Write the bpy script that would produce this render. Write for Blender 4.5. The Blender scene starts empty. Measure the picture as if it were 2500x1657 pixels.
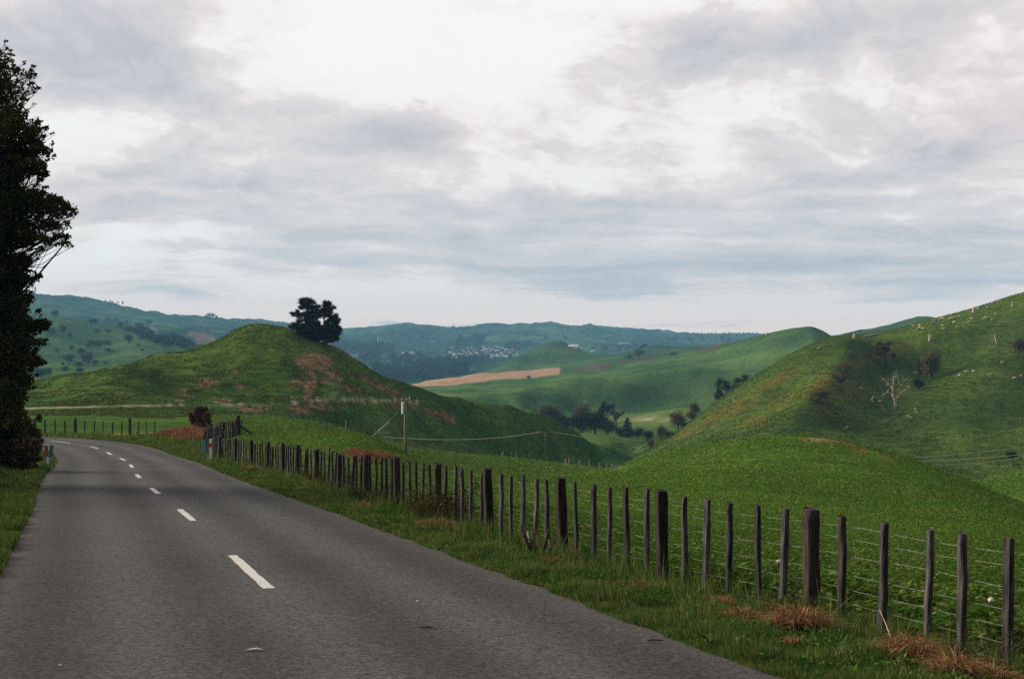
import bpy, math, random
import numpy as np
from math import radians, sin, cos, pi, sqrt
from mathutils import Vector

SC = bpy.context.scene
COL = SC.collection
rng = np.random.default_rng(11)
random.seed(5)

# ------------------------------------------------------------------ survey frame
# The site was surveyed from the photograph: bearings (px), heights (py) and distances d
# give world points. Eye point is the world origin, +Y is the viewing direction.
F, CX, HY = 3286.0, 1183.0, 835.0

def P(px, py, d):
    return np.array(((px - CX) / F * d, d, (HY - py) / F * d))

def smooth(a, b, x):
    t = np.clip((x - a) / (b - a), 0, 1)
    return t * t * (3 - 2 * t)

# ------------------------------------------------------------------ noise
def _hash(ix, iy, seed):
    h = (ix.astype(np.int64) * 374761393 + iy.astype(np.int64) * 668265263 + seed * 974634599) & 0xFFFFFFFF
    h = ((h ^ (h >> 13)) * 1274126177) & 0xFFFFFFFF
    return (h ^ (h >> 16)) & 0xFFFFFFFF

def gnoise(x, y, seed=0):
    x = np.asarray(x, float); y = np.asarray(y, float)
    ix = np.floor(x); iy = np.floor(y)
    fx = x - ix; fy = y - iy
    ux = fx * fx * fx * (fx * (fx * 6 - 15) + 10); uy = fy * fy * fy * (fy * (fy * 6 - 15) + 10)
    def g(dx, dy):
        a = _hash(ix + dx, iy + dy, seed) * (2 * pi / 4294967296.0)
        return np.cos(a) * (fx - dx) + np.sin(a) * (fy - dy)
    a = g(0, 0); b = g(1, 0); c = g(0, 1); d = g(1, 1)
    return (a + (b - a) * ux + (c - a) * uy + (a - b - c + d) * ux * uy) * 1.5

def fbm(x, y, octv=4, seed=0, gain=0.5):
    s = 0; a = 1.0; f = 1.0
    for o in range(octv):
        s = s + a * gnoise(x * f, y * f, seed + o); a *= gain; f *= 2.03
    return s

# ------------------------------------------------------------------ road line
CL = np.array([(18.5, -55), (11.0, -30), (8.0, -20), (4.9, -10), (1.95, 0), (-0.95, 10), (-3.9, 19.8), (-7.0, 29.9), (-9.9, 39), (-12.9, 48.8),
               (-16.0, 59.5), (-19.2, 69.4), (-23.0, 80), (-26.6, 87.3), (-31.6, 94.3), (-38.8, 99.2), (-48, 101.5), (-60, 102), (-90, 102), (-130, 100)], float)

def catmull(p, n=24):
    out = []
    for i in range(len(p) - 1):
        p0 = p[max(i - 1, 0)]; p1 = p[i]; p2 = p[i + 1]; p3 = p[min(i + 2, len(p) - 1)]
        for k in range(n):
            t = k / n
            out.append(0.5 * ((2 * p1) + (-p0 + p2) * t + (2 * p0 - 5 * p1 + 4 * p2 - p3) * t * t + (-p0 + 3 * p1 - 3 * p2 + p3) * t ** 3))
    out.append(p[-1])
    return np.array(out)

CLD = catmull(CL)
_seg = np.r_[0, np.cumsum(np.linalg.norm(np.diff(CLD, axis=0), axis=1))]
_tot = _seg[-1]
CLS = np.arange(0, _tot, 0.5)
CLX = np.interp(CLS, _seg, CLD[:, 0]); CLY = np.interp(CLS, _seg, CLD[:, 1])
_tx = np.gradient(CLX); _ty = np.gradient(CLY); _l = np.hypot(_tx, _ty)
CLTX, CLTY = _tx / _l, _ty / _l        # tangent; right normal is (ty, -tx)

def road_z(y):
    y = np.asarray(y, float)
    k = 76.0
    soft = np.where(y < k, 0, (y - k))
    return -1.9 - 0.04 * np.minimum(y, k) - 0.013 * soft

def road_dist(x, y):
    """signed distance to the centreline (positive on the right) and arc length"""
    x = np.atleast_1d(np.asarray(x, float)); y = np.atleast_1d(np.asarray(y, float))
    out = np.empty(len(x)); arc = np.empty(len(x))
    for a in range(0, len(x), 20000):
        xx = x[a:a + 20000, None]; yy = y[a:a + 20000, None]
        d2 = (xx - CLX[None]) ** 2 + (yy - CLY[None]) ** 2
        i = d2.argmin(1)
        dx = x[a:a + 20000] - CLX[i]; dy = y[a:a + 20000] - CLY[i]
        side = np.sign(dx * CLTY[i] - dy * CLTX[i])
        out[a:a + 20000] = side * np.sqrt(d2[np.arange(len(i)), i]); arc[a:a + 20000] = CLS[i]
    return out, arc

def half_w(s_y):
    return 3.02 + 0.3 * smooth(65, 95, np.asarray(s_y, float))

# ------------------------------------------------------------------ relief: surveyed heights (bearing px, height py, distance d)
C = []
def line(*pts):
    C.extend(pts)

# roadside fence foot and the ground just behind it
line((2900, 1900, 8), (2466, 1600, 11.4), (2341, 1575, 12.0), (2129, 1506, 13.3), (1875, 1432, 15.2), (1700, 1392, 16.8), (1532, 1357, 18.3), (1410, 1320, 19.8), (1301, 1292, 21.3),
     (1132, 1248, 24.6), (1012, 1205, 28.3), (918, 1180, 31.8), (846, 1160, 35.5), (784, 1140, 39), (734, 1122, 42.6), (690, 1110, 46.2), (655, 1101, 49.8), (620, 1092, 53.4),
     (570, 1074, 60), (520, 1056, 68), (478, 1046, 74))
# field between fence and mound
line((2300, 1420, 17), (2300, 1290, 29), (2300, 1215, 45), (2330, 1180, 62), (2700, 1330, 28), (2700, 1250, 55), (3000, 1330, 40),
     (1900, 1330, 21), (1900, 1250, 33), (1900, 1175, 50), (1900, 1105, 78), (2100, 1330, 24), (2100, 1200, 48), (2100, 1135, 72),
     (1700, 1290, 25), (1700, 1200, 40), (1700, 1120, 65), (1700, 1062, 95),
     (1500, 1255, 29), (1500, 1185, 43), (1500, 1125, 66), (1500, 1085, 95),
     (1350, 1210, 34), (1350, 1150, 52), (1350, 1118, 72), (1250, 1170, 42), (1250, 1135, 60), (1250, 1112, 82),
     (1130, 1170, 41), (1130, 1125, 62), (1130, 1103, 85), (1020, 1150, 44), (1020, 1105, 68), (1020, 1082, 95))
# mound crest and its hidden back
line((1380, 1104, 110), (1440, 1076, 138), (1500, 1055, 138), (1560, 1043, 132), (1630, 1030, 126), (1700, 1020, 121), (1770, 1012, 118), (1830, 1007, 117), (1890, 1010, 117), (1940, 1018, 117),
     (2000, 1034, 115), (2060, 1050, 112), (2120, 1070, 109), (2180, 1093, 104), (2240, 1114, 99), (2300, 1142, 91), (2366, 1177, 80), (2500, 1245, 62),
     (1700, 1060, 165), (1830, 1050, 165), (1940, 1060, 160), (2060, 1090, 155), (2180, 1125, 145), (2300, 1170, 118), (2400, 1200, 108),
     (1560, 1075, 190), (1700, 1075, 220), (1830, 1065, 225), (2000, 1070, 220), (2200, 1100, 190))
# pale green shoulder far right
line((2245, 1116, 190), (2300, 1102, 188), (2366, 1086, 186), (2450, 1068, 186), (2600, 1040, 190), (2366, 1130, 150), (2450, 1120, 145), (2366, 1110, 230), (2500, 1075, 240), (2240, 1116, 230))
# far slope of the field going down to the valley
line((1400, 1106, 150), (1400, 1098, 200), (1410, 1088, 320), (1420, 1084, 430), (1300, 1102, 130), (1300, 1092, 190), (1300, 1078, 290), (1300, 1070, 420), (1200, 1093, 130), (1200, 1080, 190), (1200, 1064, 300), (1200, 1058, 390),
     (1080, 1085, 130), (1080, 1068, 190), (1080, 1050, 280), (1080, 1046, 340), (960, 1072, 120), (960, 1055, 180), (960, 1040, 260), (960, 1033, 310), (900, 1065, 112), (900, 1048, 165), (900, 1030, 240), (900, 1018, 285))
# knoll: crest
KN = [(-100, 905, 300), (51, 887, 300), (109, 876, 300), (174, 865, 300), (253, 849, 302), (300, 839, 305), (326, 830, 318), (362, 821, 322), (416, 816, 325), (470, 801, 328), (525, 780, 330), (561, 763, 331), (590, 760, 331), (620, 761, 332),
     (670, 766, 333), (710, 782, 333), (760, 800, 334), (796, 815, 336), (851, 853, 340), (913, 882, 346), (974, 904, 352), (1007, 915, 358), (1065, 924, 370), (1119, 938, 384), (1192, 953, 404), (1239, 964, 416), (1293, 984, 430), (1345, 1008, 445), (1400, 1033, 462), (1445, 1050, 475)]
C += KN
# knoll: hidden back
line((51, 900, 420), (250, 870, 420), (420, 850, 430), (590, 815, 430), (700, 830, 430), (800, 870, 440), (900, 910, 450), (1007, 935, 470), (1119, 955, 490), (1239, 985, 520), (1340, 1020, 540),
     (51, 905, 600), (300, 890, 600), (590, 870, 600), (800, 890, 620), (1000, 930, 640), (1150, 965, 640))
# knoll: face (a steep front close under the crest)
KF = [(100, 905, 272), (200, 893, 270), (300, 885, 272), (380, 885, 275), (450, 855, 295), (525, 820, 312), (600, 795, 316), (680, 800, 314), (740, 830, 306),
     (450, 895, 272), (525, 865, 288), (600, 850, 290), (680, 860, 284), (740, 880, 285), (820, 880, 312), (880, 905, 322),
     (60, 925, 235), (200, 908, 240), (300, 903, 243), (400, 912, 245), (500, 905, 256), (600, 900, 262), (700, 905, 264), (800, 910, 275), (880, 922, 298), (940, 930, 325), (1000, 935, 345),
     (60, 942, 210), (200, 938, 214), (300, 935, 218), (400, 933, 222), (500, 932, 230), (600, 932, 238), (700, 930, 248), (800, 929, 262),
     (60, 950, 190), (200, 948, 190), (300, 950, 190), (400, 952, 192), (500, 955, 205), (600, 958, 222), (700, 965, 232), (800, 985, 245), (870, 1005, 262), (880, 965, 275), (960, 980, 315), (960, 1018, 305),
     (1065, 960, 350), (1065, 1010, 332), (1119, 975, 362), (1180, 995, 375), (1180, 1035, 368), (1260, 1010, 400), (1260, 1048, 395), (1340, 1040, 425), (1380, 1062, 440)]
_kx = [k[0] for k in KN]; _kd = [k[2] for k in KN]
for (a, b, d) in KF:
    dc = float(np.interp(a, _kx, _kd)); C.append((a, b, dc - (dc - d) * 0.55))
# paddock in front of the knoll and beyond the bend
line((60, 965, 150), (200, 968, 150), (300, 972, 150), (400, 975, 150), (500, 972, 165), (600, 966, 195), (700, 975, 200), (800, 995, 205),
     (60, 995, 116), (200, 998, 114), (300, 1000, 112), (400, 995, 114), (440, 1000, 108), (470, 985, 125), (553, 1005, 108), (640, 1008, 112), (720, 1009, 116), (800, 1008, 118), (860, 1012, 120), (620, 985, 150), (750, 992, 160),
     (-100, 1000, 116), (-300, 1000, 120), (-600, 1000, 120))
# green mound behind the fence
line((640, 1045, 72), (720, 1040, 74), (800, 1032, 76), (600, 1026, 88), (680, 1015, 94), (760, 1008, 96), (820, 1008, 95), (860, 1022, 93), (890, 1050, 84), (700, 1070, 58), (780, 1085, 52), (840, 1070, 61), (880, 1092, 56))
# left bank under the roadside tree
line((-40, 1290, 18), (-120, 1240, 22), (-60, 1150, 30), (40, 1130, 36), (0, 1085, 44), (60, 1075, 52), (20, 1060, 58), (90, 1065, 60), (40, 1035, 72), (80, 1030, 80), (-150, 1120, 32), (-200, 1060, 44), (-300, 1010, 55), (-150, 1020, 70), (-100, 1010, 90), (-600, 1100, 30), (-800, 1000, 60))
# valley floor
line((1420, 1030, 560), (1460, 1016, 640), (1500, 1020, 600), (1380, 1003, 640), (1440, 1008, 700), (1500, 1011, 700), (1330, 1002, 640), (1250, 988, 660), (1350, 990, 760), (1480, 1045, 500), (1460, 1068, 470), (1440, 1076, 440))
# big hill on the right: left flank skyline
def RM(d):
    return 380 + (d - 330) * 0.62 if d > 330 else 380 - (330 - d) * 0.5
RH = []
RH.extend([(1400, 1080, 400), (1480, 1062, 400), (1540, 1012, 560), (1580, 985, 550), (1620, 952, 545), (1660, 930, 540), (1700, 906, 535), (1750, 876, 533), (1800, 846, 532), (1840, 824, 532), (1880, 802, 536), (1930, 785, 560),
     (1985, 775, 600), (2030, 771, 620), (2060, 767, 630), (2095, 759, 640), (2130, 749, 650), (2165, 739, 655), (2200, 729, 660), (2260, 712, 665), (2310, 697, 668), (2366, 680, 672), (2480, 645, 680), (2600, 610, 680), (2900, 540, 700), (3200, 500, 700)])
RH.extend([(1540, 1045, 400), (1600, 1010, 430), (1660, 985, 420), (1700, 960, 440), (1750, 930, 450), (1800, 895, 470), (1880, 850, 480), (1930, 815, 520), (1990, 800, 555), (2060, 788, 570), (2150, 776, 575), (2260, 760, 575), (2366, 737, 580), (2500, 700, 590), (2900, 620, 600),
     (1700, 1005, 370), (1760, 990, 372), (1840, 940, 405), (1920, 890, 440), (2000, 860, 480), (2080, 850, 495), (2150, 850, 500), (2260, 840, 500), (2366, 825, 500), (2500, 800, 500),
     (1830, 995, 345), (1900, 965, 370), (1980, 940, 395), (2066, 942, 415), (2150, 930, 425), (2260, 925, 420), (2366, 915, 420), (2500, 900, 420),
     (1900, 1040, 300), (2000, 1010, 325), (2100, 1005, 335), (2250, 1010, 330), (2366, 1000, 330), (2500, 990, 330),
     (2050, 1055, 270), (2150, 1070, 265), (2250, 1085, 260), (2366, 1070, 275), (2900, 900, 350)])
C.extend([(a, b, RM(d)) for (a, b, d) in RH])
line((2366, 784, 518), (2260, 806, 514), (2150, 822, 511), (2060, 832, 506), (2500, 752, 522))
# hidden back of the right hill
line((1560, 1010, 640), (1620, 980, 680), (1700, 950, 700), (1800, 900, 720), (1900, 850, 740), (2060, 810, 800), (2260, 780, 850), (2480, 740, 900), (2900, 650, 900))
# middle hills: upper slopes
line((1000, 920, 1050), (1000, 908, 1180), (1100, 912, 1050), (1100, 900, 1220), (1180, 898, 1180), (1200, 888, 1300), (1300, 878, 1300),
     (1400, 864, 1280), (1500, 850, 1280), (1600, 834, 1290), (1700, 817, 1280), (1800, 795, 1260),
     (1620, 806, 1480), (1660, 798, 1440), (1700, 787, 1400), (1740, 778, 1370), (1780, 769, 1340), (1820, 761, 1320), (1850, 757, 1310), (1875, 755, 1300), (1900, 764, 1300), (1930, 781, 1300), (1880, 785, 1235), (1900, 795, 1420), (1780, 790, 1500), (1850, 790, 1500))
# lip of the upper terrace, foot of its steep face, lower terrace lip and foot
LIP = [(1120, 922, 985), (1165, 917, 1000), (1190, 906, 1010), (1240, 894, 1040), (1290, 887, 1060), (1330, 882, 1080), (1375, 879, 1090), (1420, 875, 1100), (1460, 871, 1110), (1500, 867, 1120), (1550, 860, 1130), (1600, 851, 1140), (1650, 844, 1150), (1700, 836, 1160), (1750, 829, 1170), (1800, 820, 1180), (1850, 811, 1185), (1890, 804, 1190)]
C += LIP
line((1180, 943, 945), (1240, 941, 985), (1290, 940, 1005), (1330, 940, 1025), (1375, 940, 1030), (1420, 942, 1036), (1460, 940, 1045), (1500, 937, 1055), (1550, 930, 1062), (1600, 920, 1075), (1650, 908, 1085), (1700, 895, 1095), (1750, 880, 1105), (1800, 862, 1120), (1860, 840, 1130))
line((1240, 950, 900), (1300, 950, 900), (1360, 955, 890), (1400, 960, 885), (1440, 965, 875), (1500, 966, 868), (1540, 964, 868), (1580, 961, 872), (1620, 956, 880), (1660, 949, 890), (1720, 935, 915), (1300, 985, 790), (1360, 972, 810), (1400, 984, 828), (1440, 992, 828), (1500, 997, 822), (1540, 996, 822), (1580, 993, 825), (1620, 990, 830), (1680, 985, 835), (1500, 954, 960), (1600, 942, 975), (1400, 950, 960))
# ploughed field and the far edge of the middle hills
line((1000, 893, 1420), (1100, 885, 1420), (1200, 874, 1420), (1290, 864, 1430), (920, 893, 1560), (1000, 878, 1640), (1100, 868, 1680), (1200, 859, 1700), (1290, 850, 1720), (930, 905, 1350),
     (900, 905, 1800), (1000, 895, 1900), (1100, 880, 1900))
# pointed hill and its neighbours
line((1100, 860, 1900), (1150, 842, 1960), (1200, 820, 2000), (1250, 800, 2020), (1285, 787, 2030), (1310, 794, 2030), (1340, 808, 2020), (1380, 820, 1980), (1290, 815, 1960), (1230, 840, 1920), (1320, 835, 1880), (1290, 850, 1800), (1360, 838, 1800), (1340, 850, 1700), (1400, 835, 1700), (1440, 850, 1620), (1380, 858, 1560), (1340, 856, 1580),
     (1430, 818, 2000), (1480, 808, 2100), (1530, 797, 2200), (1560, 804, 2200), (1600, 800, 2100), (1480, 826, 1800), (1540, 818, 1850), (1600, 812, 1760), (1440, 835, 2400), (1560, 825, 2600), (1290, 840, 2500), (1200, 855, 2500), (1700, 812, 1800), (1700, 812, 2600))
# hill behind on the right
line((1930, 778, 1650), (1980, 766, 1700), (2040, 756, 1720), (2070, 749, 1720), (2094, 739, 1720), (2125, 729, 1720), (2150, 732, 1720), (2170, 738, 1720), (2200, 750, 1700), (2350, 780, 1700), (2000, 790, 1400), (2100, 790, 1400), (2200, 800, 2300), (2000, 800, 2400))
# river plain, town slope
line((760, 860, 2100), (860, 862, 2300), (870, 870, 2400), (1000, 872, 2400), (1090, 860, 2500), (760, 838, 2700), (900, 846, 2800), (1000, 842, 3000), (1100, 842, 3000), (860, 825, 3400), (1000, 822, 3500), (1120, 826, 3500), (1250, 822, 3500),
     (800, 800, 4000), (950, 804, 4000), (1120, 806, 4000), (1250, 806, 4000), (1400, 812, 3800), (1550, 805, 3900), (1700, 798, 4000))
# far skyline
sky = [(-300, 690, 3700), (0, 684, 3800), (109, 687, 3850), (156, 688, 3900), (217, 695, 3950), (250, 701, 4000), (279, 706, 4050), (333, 719, 4100), (362, 723, 4200), (398, 731, 4300), (453, 732, 4400), (485, 735, 4500), (521, 744, 4600), (557, 739, 4700), (597, 739, 4750), (615, 737, 4800), (637, 746, 4850), (670, 750, 4900), (720, 755, 5000),
       (786, 758, 5200), (822, 761, 5200), (873, 756, 5200), (913, 752, 5200), (951, 749, 5200), (982, 752, 5200), (1003, 753, 5200), (1029, 759, 5200), (1069, 761, 5300), (1105, 754, 5300), (1143, 750, 5300), (1180, 753, 5300), (1221, 750, 5300), (1271, 746, 5300), (1300, 752, 5300), (1333, 757, 5300), (1362, 752, 5300), (1387, 758, 5300),
       (1445, 761, 5400), (1500, 763, 5500), (1553, 767, 5600), (1572, 772, 5800), (1608, 771, 6300), (1650, 772, 6500), (1700, 772, 6500), (1770, 776, 6500), (1900, 780, 6500), (2100, 785, 6500), (2500, 780, 6500)]
C += sky
# ground just behind each crest falls away
behind = []
for (a, b, d) in [c for c in C]:
    pass
for (a, b, d) in KN:
    behind.append((a, b + 7, d * 1.07)); behind.append((a, b + 18, d * 1.15))
for (a, b, d) in [(1250, 800, 2020), (1285, 787, 2030), (1310, 794, 2030), (1200, 820, 2000), (1340, 808, 2020)]:
    behind.append((a, b + 12, d * 1.06))
for (a, b, d) in [(1780, 769, 1340), (1820, 761, 1320), (1850, 757, 1310), (1875, 755, 1300), (1900, 764, 1300), (1740, 778, 1370)]:
    behind.append((a, b + 10, d * 1.06))
for (a, b, d) in LIP:
    behind.append((a, b - 3, d * 1.05)); behind.append((a, b + 22, d * 0.975))
C += behind
for (a, b, d) in sky:
    C.append((a, b + 25 * d / 5000, d * 1.35)); C.append((a, b + 40, d * 1.9))
line((786, 775, 4700), (951, 772, 4700), (1105, 775, 4700), (1271, 772, 4700), (1400, 780, 4700), (1553, 784, 4800))
# left background hills
line((-200, 740, 1900), (60, 740, 1900), (98, 737, 1900), (145, 735, 1920), (203, 746, 1950), (253, 751, 1980), (310, 765, 2000), (362, 776, 2000), (430, 792, 2050), (500, 800, 2100), (600, 810, 2200),
     (60, 790, 1650), (145, 775, 1700), (220, 790, 1700), (308, 790, 1600), (344, 797, 1580), (376, 808, 1560), (402, 817, 1540), (440, 830, 1500), (250, 815, 1560), (180, 815, 1560), (100, 830, 1450), (300, 822, 1450), (360, 840, 1400), (200, 845, 1300), (100, 855, 1200), (300, 855, 1250), (60, 872, 1000), (200, 868, 1000), (400, 860, 1100), (500, 855, 1100), (600, 860, 1000), (0, 860, 1000),
     (340, 760, 2700), (400, 770, 2600), (450, 775, 2600), (480, 795, 2400), (250, 770, 2500), (100, 755, 2700), (560, 790, 2800), (660, 790, 3000), (740, 810, 2600), (150, 725, 3200), (300, 745, 3300), (450, 758, 3500), (600, 765, 3700), (-200, 760, 2700), (-200, 800, 1500), (-200, 870, 1000))

C = np.array(C, float)
_az = np.arctan((C[:, 0] - CX) / F)
_r = C[:, 2] / np.cos(_az)
_t = (HY - C[:, 1]) * np.cos(_az)
def _uv(az, r):
    return az * F / 500.0, 1.5 * np.log(r)
_U, _V = _uv(_az, _r)
_T0 = -1.9 * F / _r                      # trend: level ground 1.9 m below the eye near by
CC = 0.06
def _phi(U, V):
    return np.sqrt((U[:, None] - _U[None]) ** 2 + (V[:, None] - _V[None]) ** 2 + CC * CC)
_n = len(C)
_A = np.zeros((_n + 3, _n + 3))
_A[:_n, :_n] = _phi(_U, _V) - np.eye(_n) * 0.004
_A[:_n, _n:] = np.stack([np.ones(_n), _U, _V], 1); _A[_n:, :_n] = _A[:_n, _n:].T
_W = np.linalg.solve(_A, np.r_[_t, 0, 0, 0])

def relief(az, r):
    """height from the surveyed points"""
    a = np.abs(az)
    lim = 0.62
    azf = np.where(a > lim, np.sign(az) * lim * (1 - (a - lim) / (pi - lim)), az)
    rr = np.clip(r, 9.0, 14000)
    U, V = _uv(azf, rr)
    out = np.empty(len(U))
    for i in range(0, len(U), 60000):
        u = U[i:i + 60000]; v = V[i:i + 60000]
        out[i:i + 60000] = _phi(u, v) @ _W[:_n] + _W[_n] + _W[_n + 1] * u + _W[_n + 2] * v
    return out / F * rr

SP = [np.array([((p - CX) / F * d, d) for (p, d) in L]) for L in
      ([(2010, 527), (1985, 512), (1950, 482), (1905, 455), (1870, 428), (1848, 405), (1830, 385)], [(1840, 515), (1800, 492), (1740, 462), (1690, 440)], [(2330, 505), (2300, 470), (2265, 435), (2250, 400)])]
SPA = [(4.2, 9.5, 4.4), (2.4, 8.0, 2.6), (2.2, 12.0, 2.8)]
def spur(x, y):
    """ridges running down the big hill, a hollow on the far side of each"""
    out = np.zeros(len(x)); m = (y > 360) & (y < 560) & (x > 40)
    if not m.any(): return out
    xx, yy = x[m], y[m]; acc = np.zeros(len(xx))
    for pts, (A, w, B) in zip(SP, SPA):
        best = np.full(len(xx), 1e9); sg = np.zeros(len(xx)); tt = np.zeros(len(xx)); n = len(pts) - 1
        for i in range(n):
            a, b = pts[i], pts[i + 1]; v = b - a; L2 = v @ v
            f = np.clip(((xx - a[0]) * v[0] + (yy - a[1]) * v[1]) / L2, 0, 1)
            dx = xx - a[0] - f * v[0]; dy = yy - a[1] - f * v[1]; d = np.hypot(dx, dy)
            u = d < best; best = np.where(u, d, best); sg = np.where(u, np.sign(v[0] * dy - v[1] * dx), sg); tt = np.where(u, (i + f) / n, tt)
        s_ = best * sg; fade = smooth(0, 0.18, tt) * (1 - smooth(0.82, 1.0, tt)) * np.exp(-(np.maximum(0, best - 30) / 12) ** 2)
        acc += fade * (A * np.exp(-(s_ / w) ** 2) - B * np.exp(-((s_ - 2.0 * w) / (1.5 * w)) ** 2))
    out[m] = acc
    return out

def H(x, y):
    x = np.atleast_1d(np.asarray(x, float)); y = np.atleast_1d(np.asarray(y, float))
    r = np.maximum(np.hypot(x, y), 0.01); az = np.arctan2(x, y)
    z = relief(az, r)
    px = CX + F * np.tan(np.clip(az, -1, 1))
    # small relief
    z = z + smooth(20, 60, r) * 0.05 * fbm(x / 4.0, y / 4.0, 2, 3)
    z = z + smooth(120, 260, r) * (1 - smooth(600, 900, r)) * (0.35 * fbm(x / 22.0, y / 22.0, 4, 5))
    # slumps running down the left flank of the knoll
    k = np.exp(-((px - 420) / 260) ** 2) * smooth(268, 284, r) * (1 - smooth(325, 345, r))
    z = z - k * 1.1 * np.abs(gnoise((x * 0.42 - y * 0.9) / 6.5 + 0.5 * gnoise(x / 14., y / 14., 8), (x * 0.9 + y * 0.42) / 45.0, 21)) * 2
    z = z + spur(x, y)
    # gullies of the right hill
    k = smooth(1560, 1700, px) * smooth(330, 400, r) * (1 - smooth(620, 680, r))
    z = z + k * (0.9 * fbm(x / 26.0 + 3, y / 40.0, 4, 31))
    # middle hills
    k = smooth(700, 900, r) * (1 - smooth(2200, 2600, r))
    z = z + k * (2.6 * fbm(x / 75.0, y / 75.0, 4, 41))
    # far ranges: spurs and gullies
    k = smooth(1500, 3200, r)
    z = z + k * (17.0 * (0.30 - np.abs(fbm(x / 260.0, y / 420.0, 4, 51))) + 6.0 * fbm(x / 95.0, y / 150.0, 3, 61))
    near = r < 190
    if near.any():
        d, _ = road_dist(x[near], y[near])
        d = np.abs(d)
        w = 1 - smooth(3.7, 5.6, d)
        w = np.maximum(w, 0)
        zr = road_z(y[near]) - 0.035 - 0.05 * np.maximum(0, d - 3.2)
        z[near] = w * zr + (1 - w) * z[near]
    return z

def h1(x, y):
    return float(H([x], [y])[0])

_DG = np.exp(np.linspace(np.log(8), np.log(9000), 1100))
def hit(px, py, dmin=8, dmax=9000):
    """first point of the ground seen along a bearing and height"""
    m = (_DG >= dmin) & (_DG <= dmax)
    d = _DG[m]
    x = (px - CX) / F * d
    t = H(x, d) / d - (HY - py) / F
    i = np.argmax(t >= 0)
    if t[i] < 0:
        i = int(np.argmax(t))
        return np.array((x[i], d[i], H([x[i]], [d[i]])[0]))
    if i > 0:
        a = t[i - 1] / (t[i - 1] - t[i])
        dd = d[i - 1] + (d[i] - d[i - 1]) * a
    else:
        dd = d[0]
    xx = (px - CX) / F * dd
    return np.array((xx, dd, h1(xx, dd)))

def at(px, d):
    x = (px - CX) / F * d
    return np.array((x, d, h1(x, d)))

# ------------------------------------------------------------------ mesh helpers
class MB:
    def __init__(s):
        s.v = []; s.f = []; s.n = 0
    def add(s, verts, faces):
        verts = np.asarray(verts, float)
        s.v.append(verts); s.f.extend([tuple(int(i) + s.n for i in f) for f in faces]); s.n += len(verts)
    def tube(s, pts, rad, sides=7, caps=True):
        pts = np.asarray(pts, float); n = len(pts)
        rad = np.broadcast_to(np.asarray(rad, float), (n,))
        V = []; up = np.array((0.31, 0.17, 0.93))
        for i in range(n):
            t = pts[min(i + 1, n - 1)] - pts[max(i - 1, 0)]; t = t / (np.linalg.norm(t) + 1e-9)
            u = np.cross(t, up)
            if np.linalg.norm(u) < 0.1: u = np.cross(t, (1, 0, 0))
            u /= np.linalg.norm(u); w = np.cross(t, u)
            for k in range(sides):
                a = 2 * pi * k / sides
                V.append(pts[i] + rad[i] * (cos(a) * u + sin(a) * w))
        Fc = [(i * sides + k, i * sides + (k + 1) % sides, (i + 1) * sides + (k + 1) % sides, (i + 1) * sides + k) for i in range(n - 1) for k in range(sides)]
        if caps:
            Fc.append(tuple(range(sides))[::-1]); Fc.append(tuple((n - 1) * sides + k for k in range(sides)))
        s.add(V, Fc)
    def box(s, c, half, rot=None):
        V = np.array([(sx, sy, sz) for sx in (-1, 1) for sy in (-1, 1) for sz in (-1, 1)], float) * np.asarray(half)
        if rot is not None: V = V @ np.asarray(rot).T
        s.add(V + np.asarray(c), [(0, 1, 3, 2), (4, 6, 7, 5), (0, 4, 5, 1), (2, 3, 7, 6), (0, 2, 6, 4), (1, 5, 7, 3)])
    def blob(s, c, rad, seg=10, rings=7, rough=0.0, seed=0):
        V = []; Fc = []
        for i in range(rings + 1):
            th = pi * i / rings
            for k in range(seg):
                a = 2 * pi * k / seg
                d = np.array((sin(th) * cos(a), sin(th) * sin(a), cos(th)))
                q = 1 + rough * float(gnoise([d[0] * 2 + seed * 7.3 + d[2]], [d[1] * 2 + seed * 3.1 - d[2]], seed)[0])
                V.append(np.asarray(c) + d * np.asarray(rad) * q)
        for i in range(rings):
            for k in range(seg):
                Fc.append((i * seg + k, (i + 1) * seg + k, (i + 1) * seg + (k + 1) % seg, i * seg + (k + 1) % seg))
        s.add(V, Fc)
    def mesh(s, name, mat, smoothed=False):
        me = bpy.data.meshes.new(name)
        V = np.concatenate(s.v) if s.v else np.zeros((0, 3))
        me.from_pydata(V.tolist(), [], s.f)
        if mat: me.materials.append(mat)
        if smoothed: me.polygons.foreach_set('use_smooth', [True] * len(me.polygons))
        me.update()
        return me
    def build(s, name, mat, parent=None, smoothed=False):
        return link(name, s.mesh(name, mat, smoothed), parent)

def link(name, me, parent=None, loc=None):
    o = bpy.data.objects.new(name, me); COL.objects.link(o)
    if parent is not None: o.parent = parent
    if loc is not None: o.location = loc
    return o

def poly_mesh(name, V, k, mat, rnd=None, smoothed=False):
    """V: (n, k, 3) array of separate k-gons; rnd: per polygon random value stored as attribute"""
    n = len(V)
    me = bpy.data.meshes.new(name)
    me.vertices.add(n * k); me.vertices.foreach_set('co', V.reshape(-1).astype(np.float32))
    me.loops.add(n * k); me.loops.foreach_set('vertex_index', np.arange(n * k, dtype=np.int32))
    me.polygons.add(n); me.polygons.foreach_set('loop_start', (np.arange(n) * k).astype(np.int32))
    if rnd is not None:
        a = me.attributes.new('rnd', 'FLOAT', 'FACE'); a.data.foreach_set('value', rnd.astype(np.float32))
    if mat: me.materials.append(mat)
    me.update(calc_edges=True); me.validate()
    return me

def empty(name, loc, label, cat, group=None, rz=0):
    o = bpy.data.objects.new(name, None); COL.objects.link(o); o.location = [float(c) for c in loc]; o.rotation_euler = (0, 0, rz)
    o.empty_display_size = 0.3
    return tag(o, label, cat, group)

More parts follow.
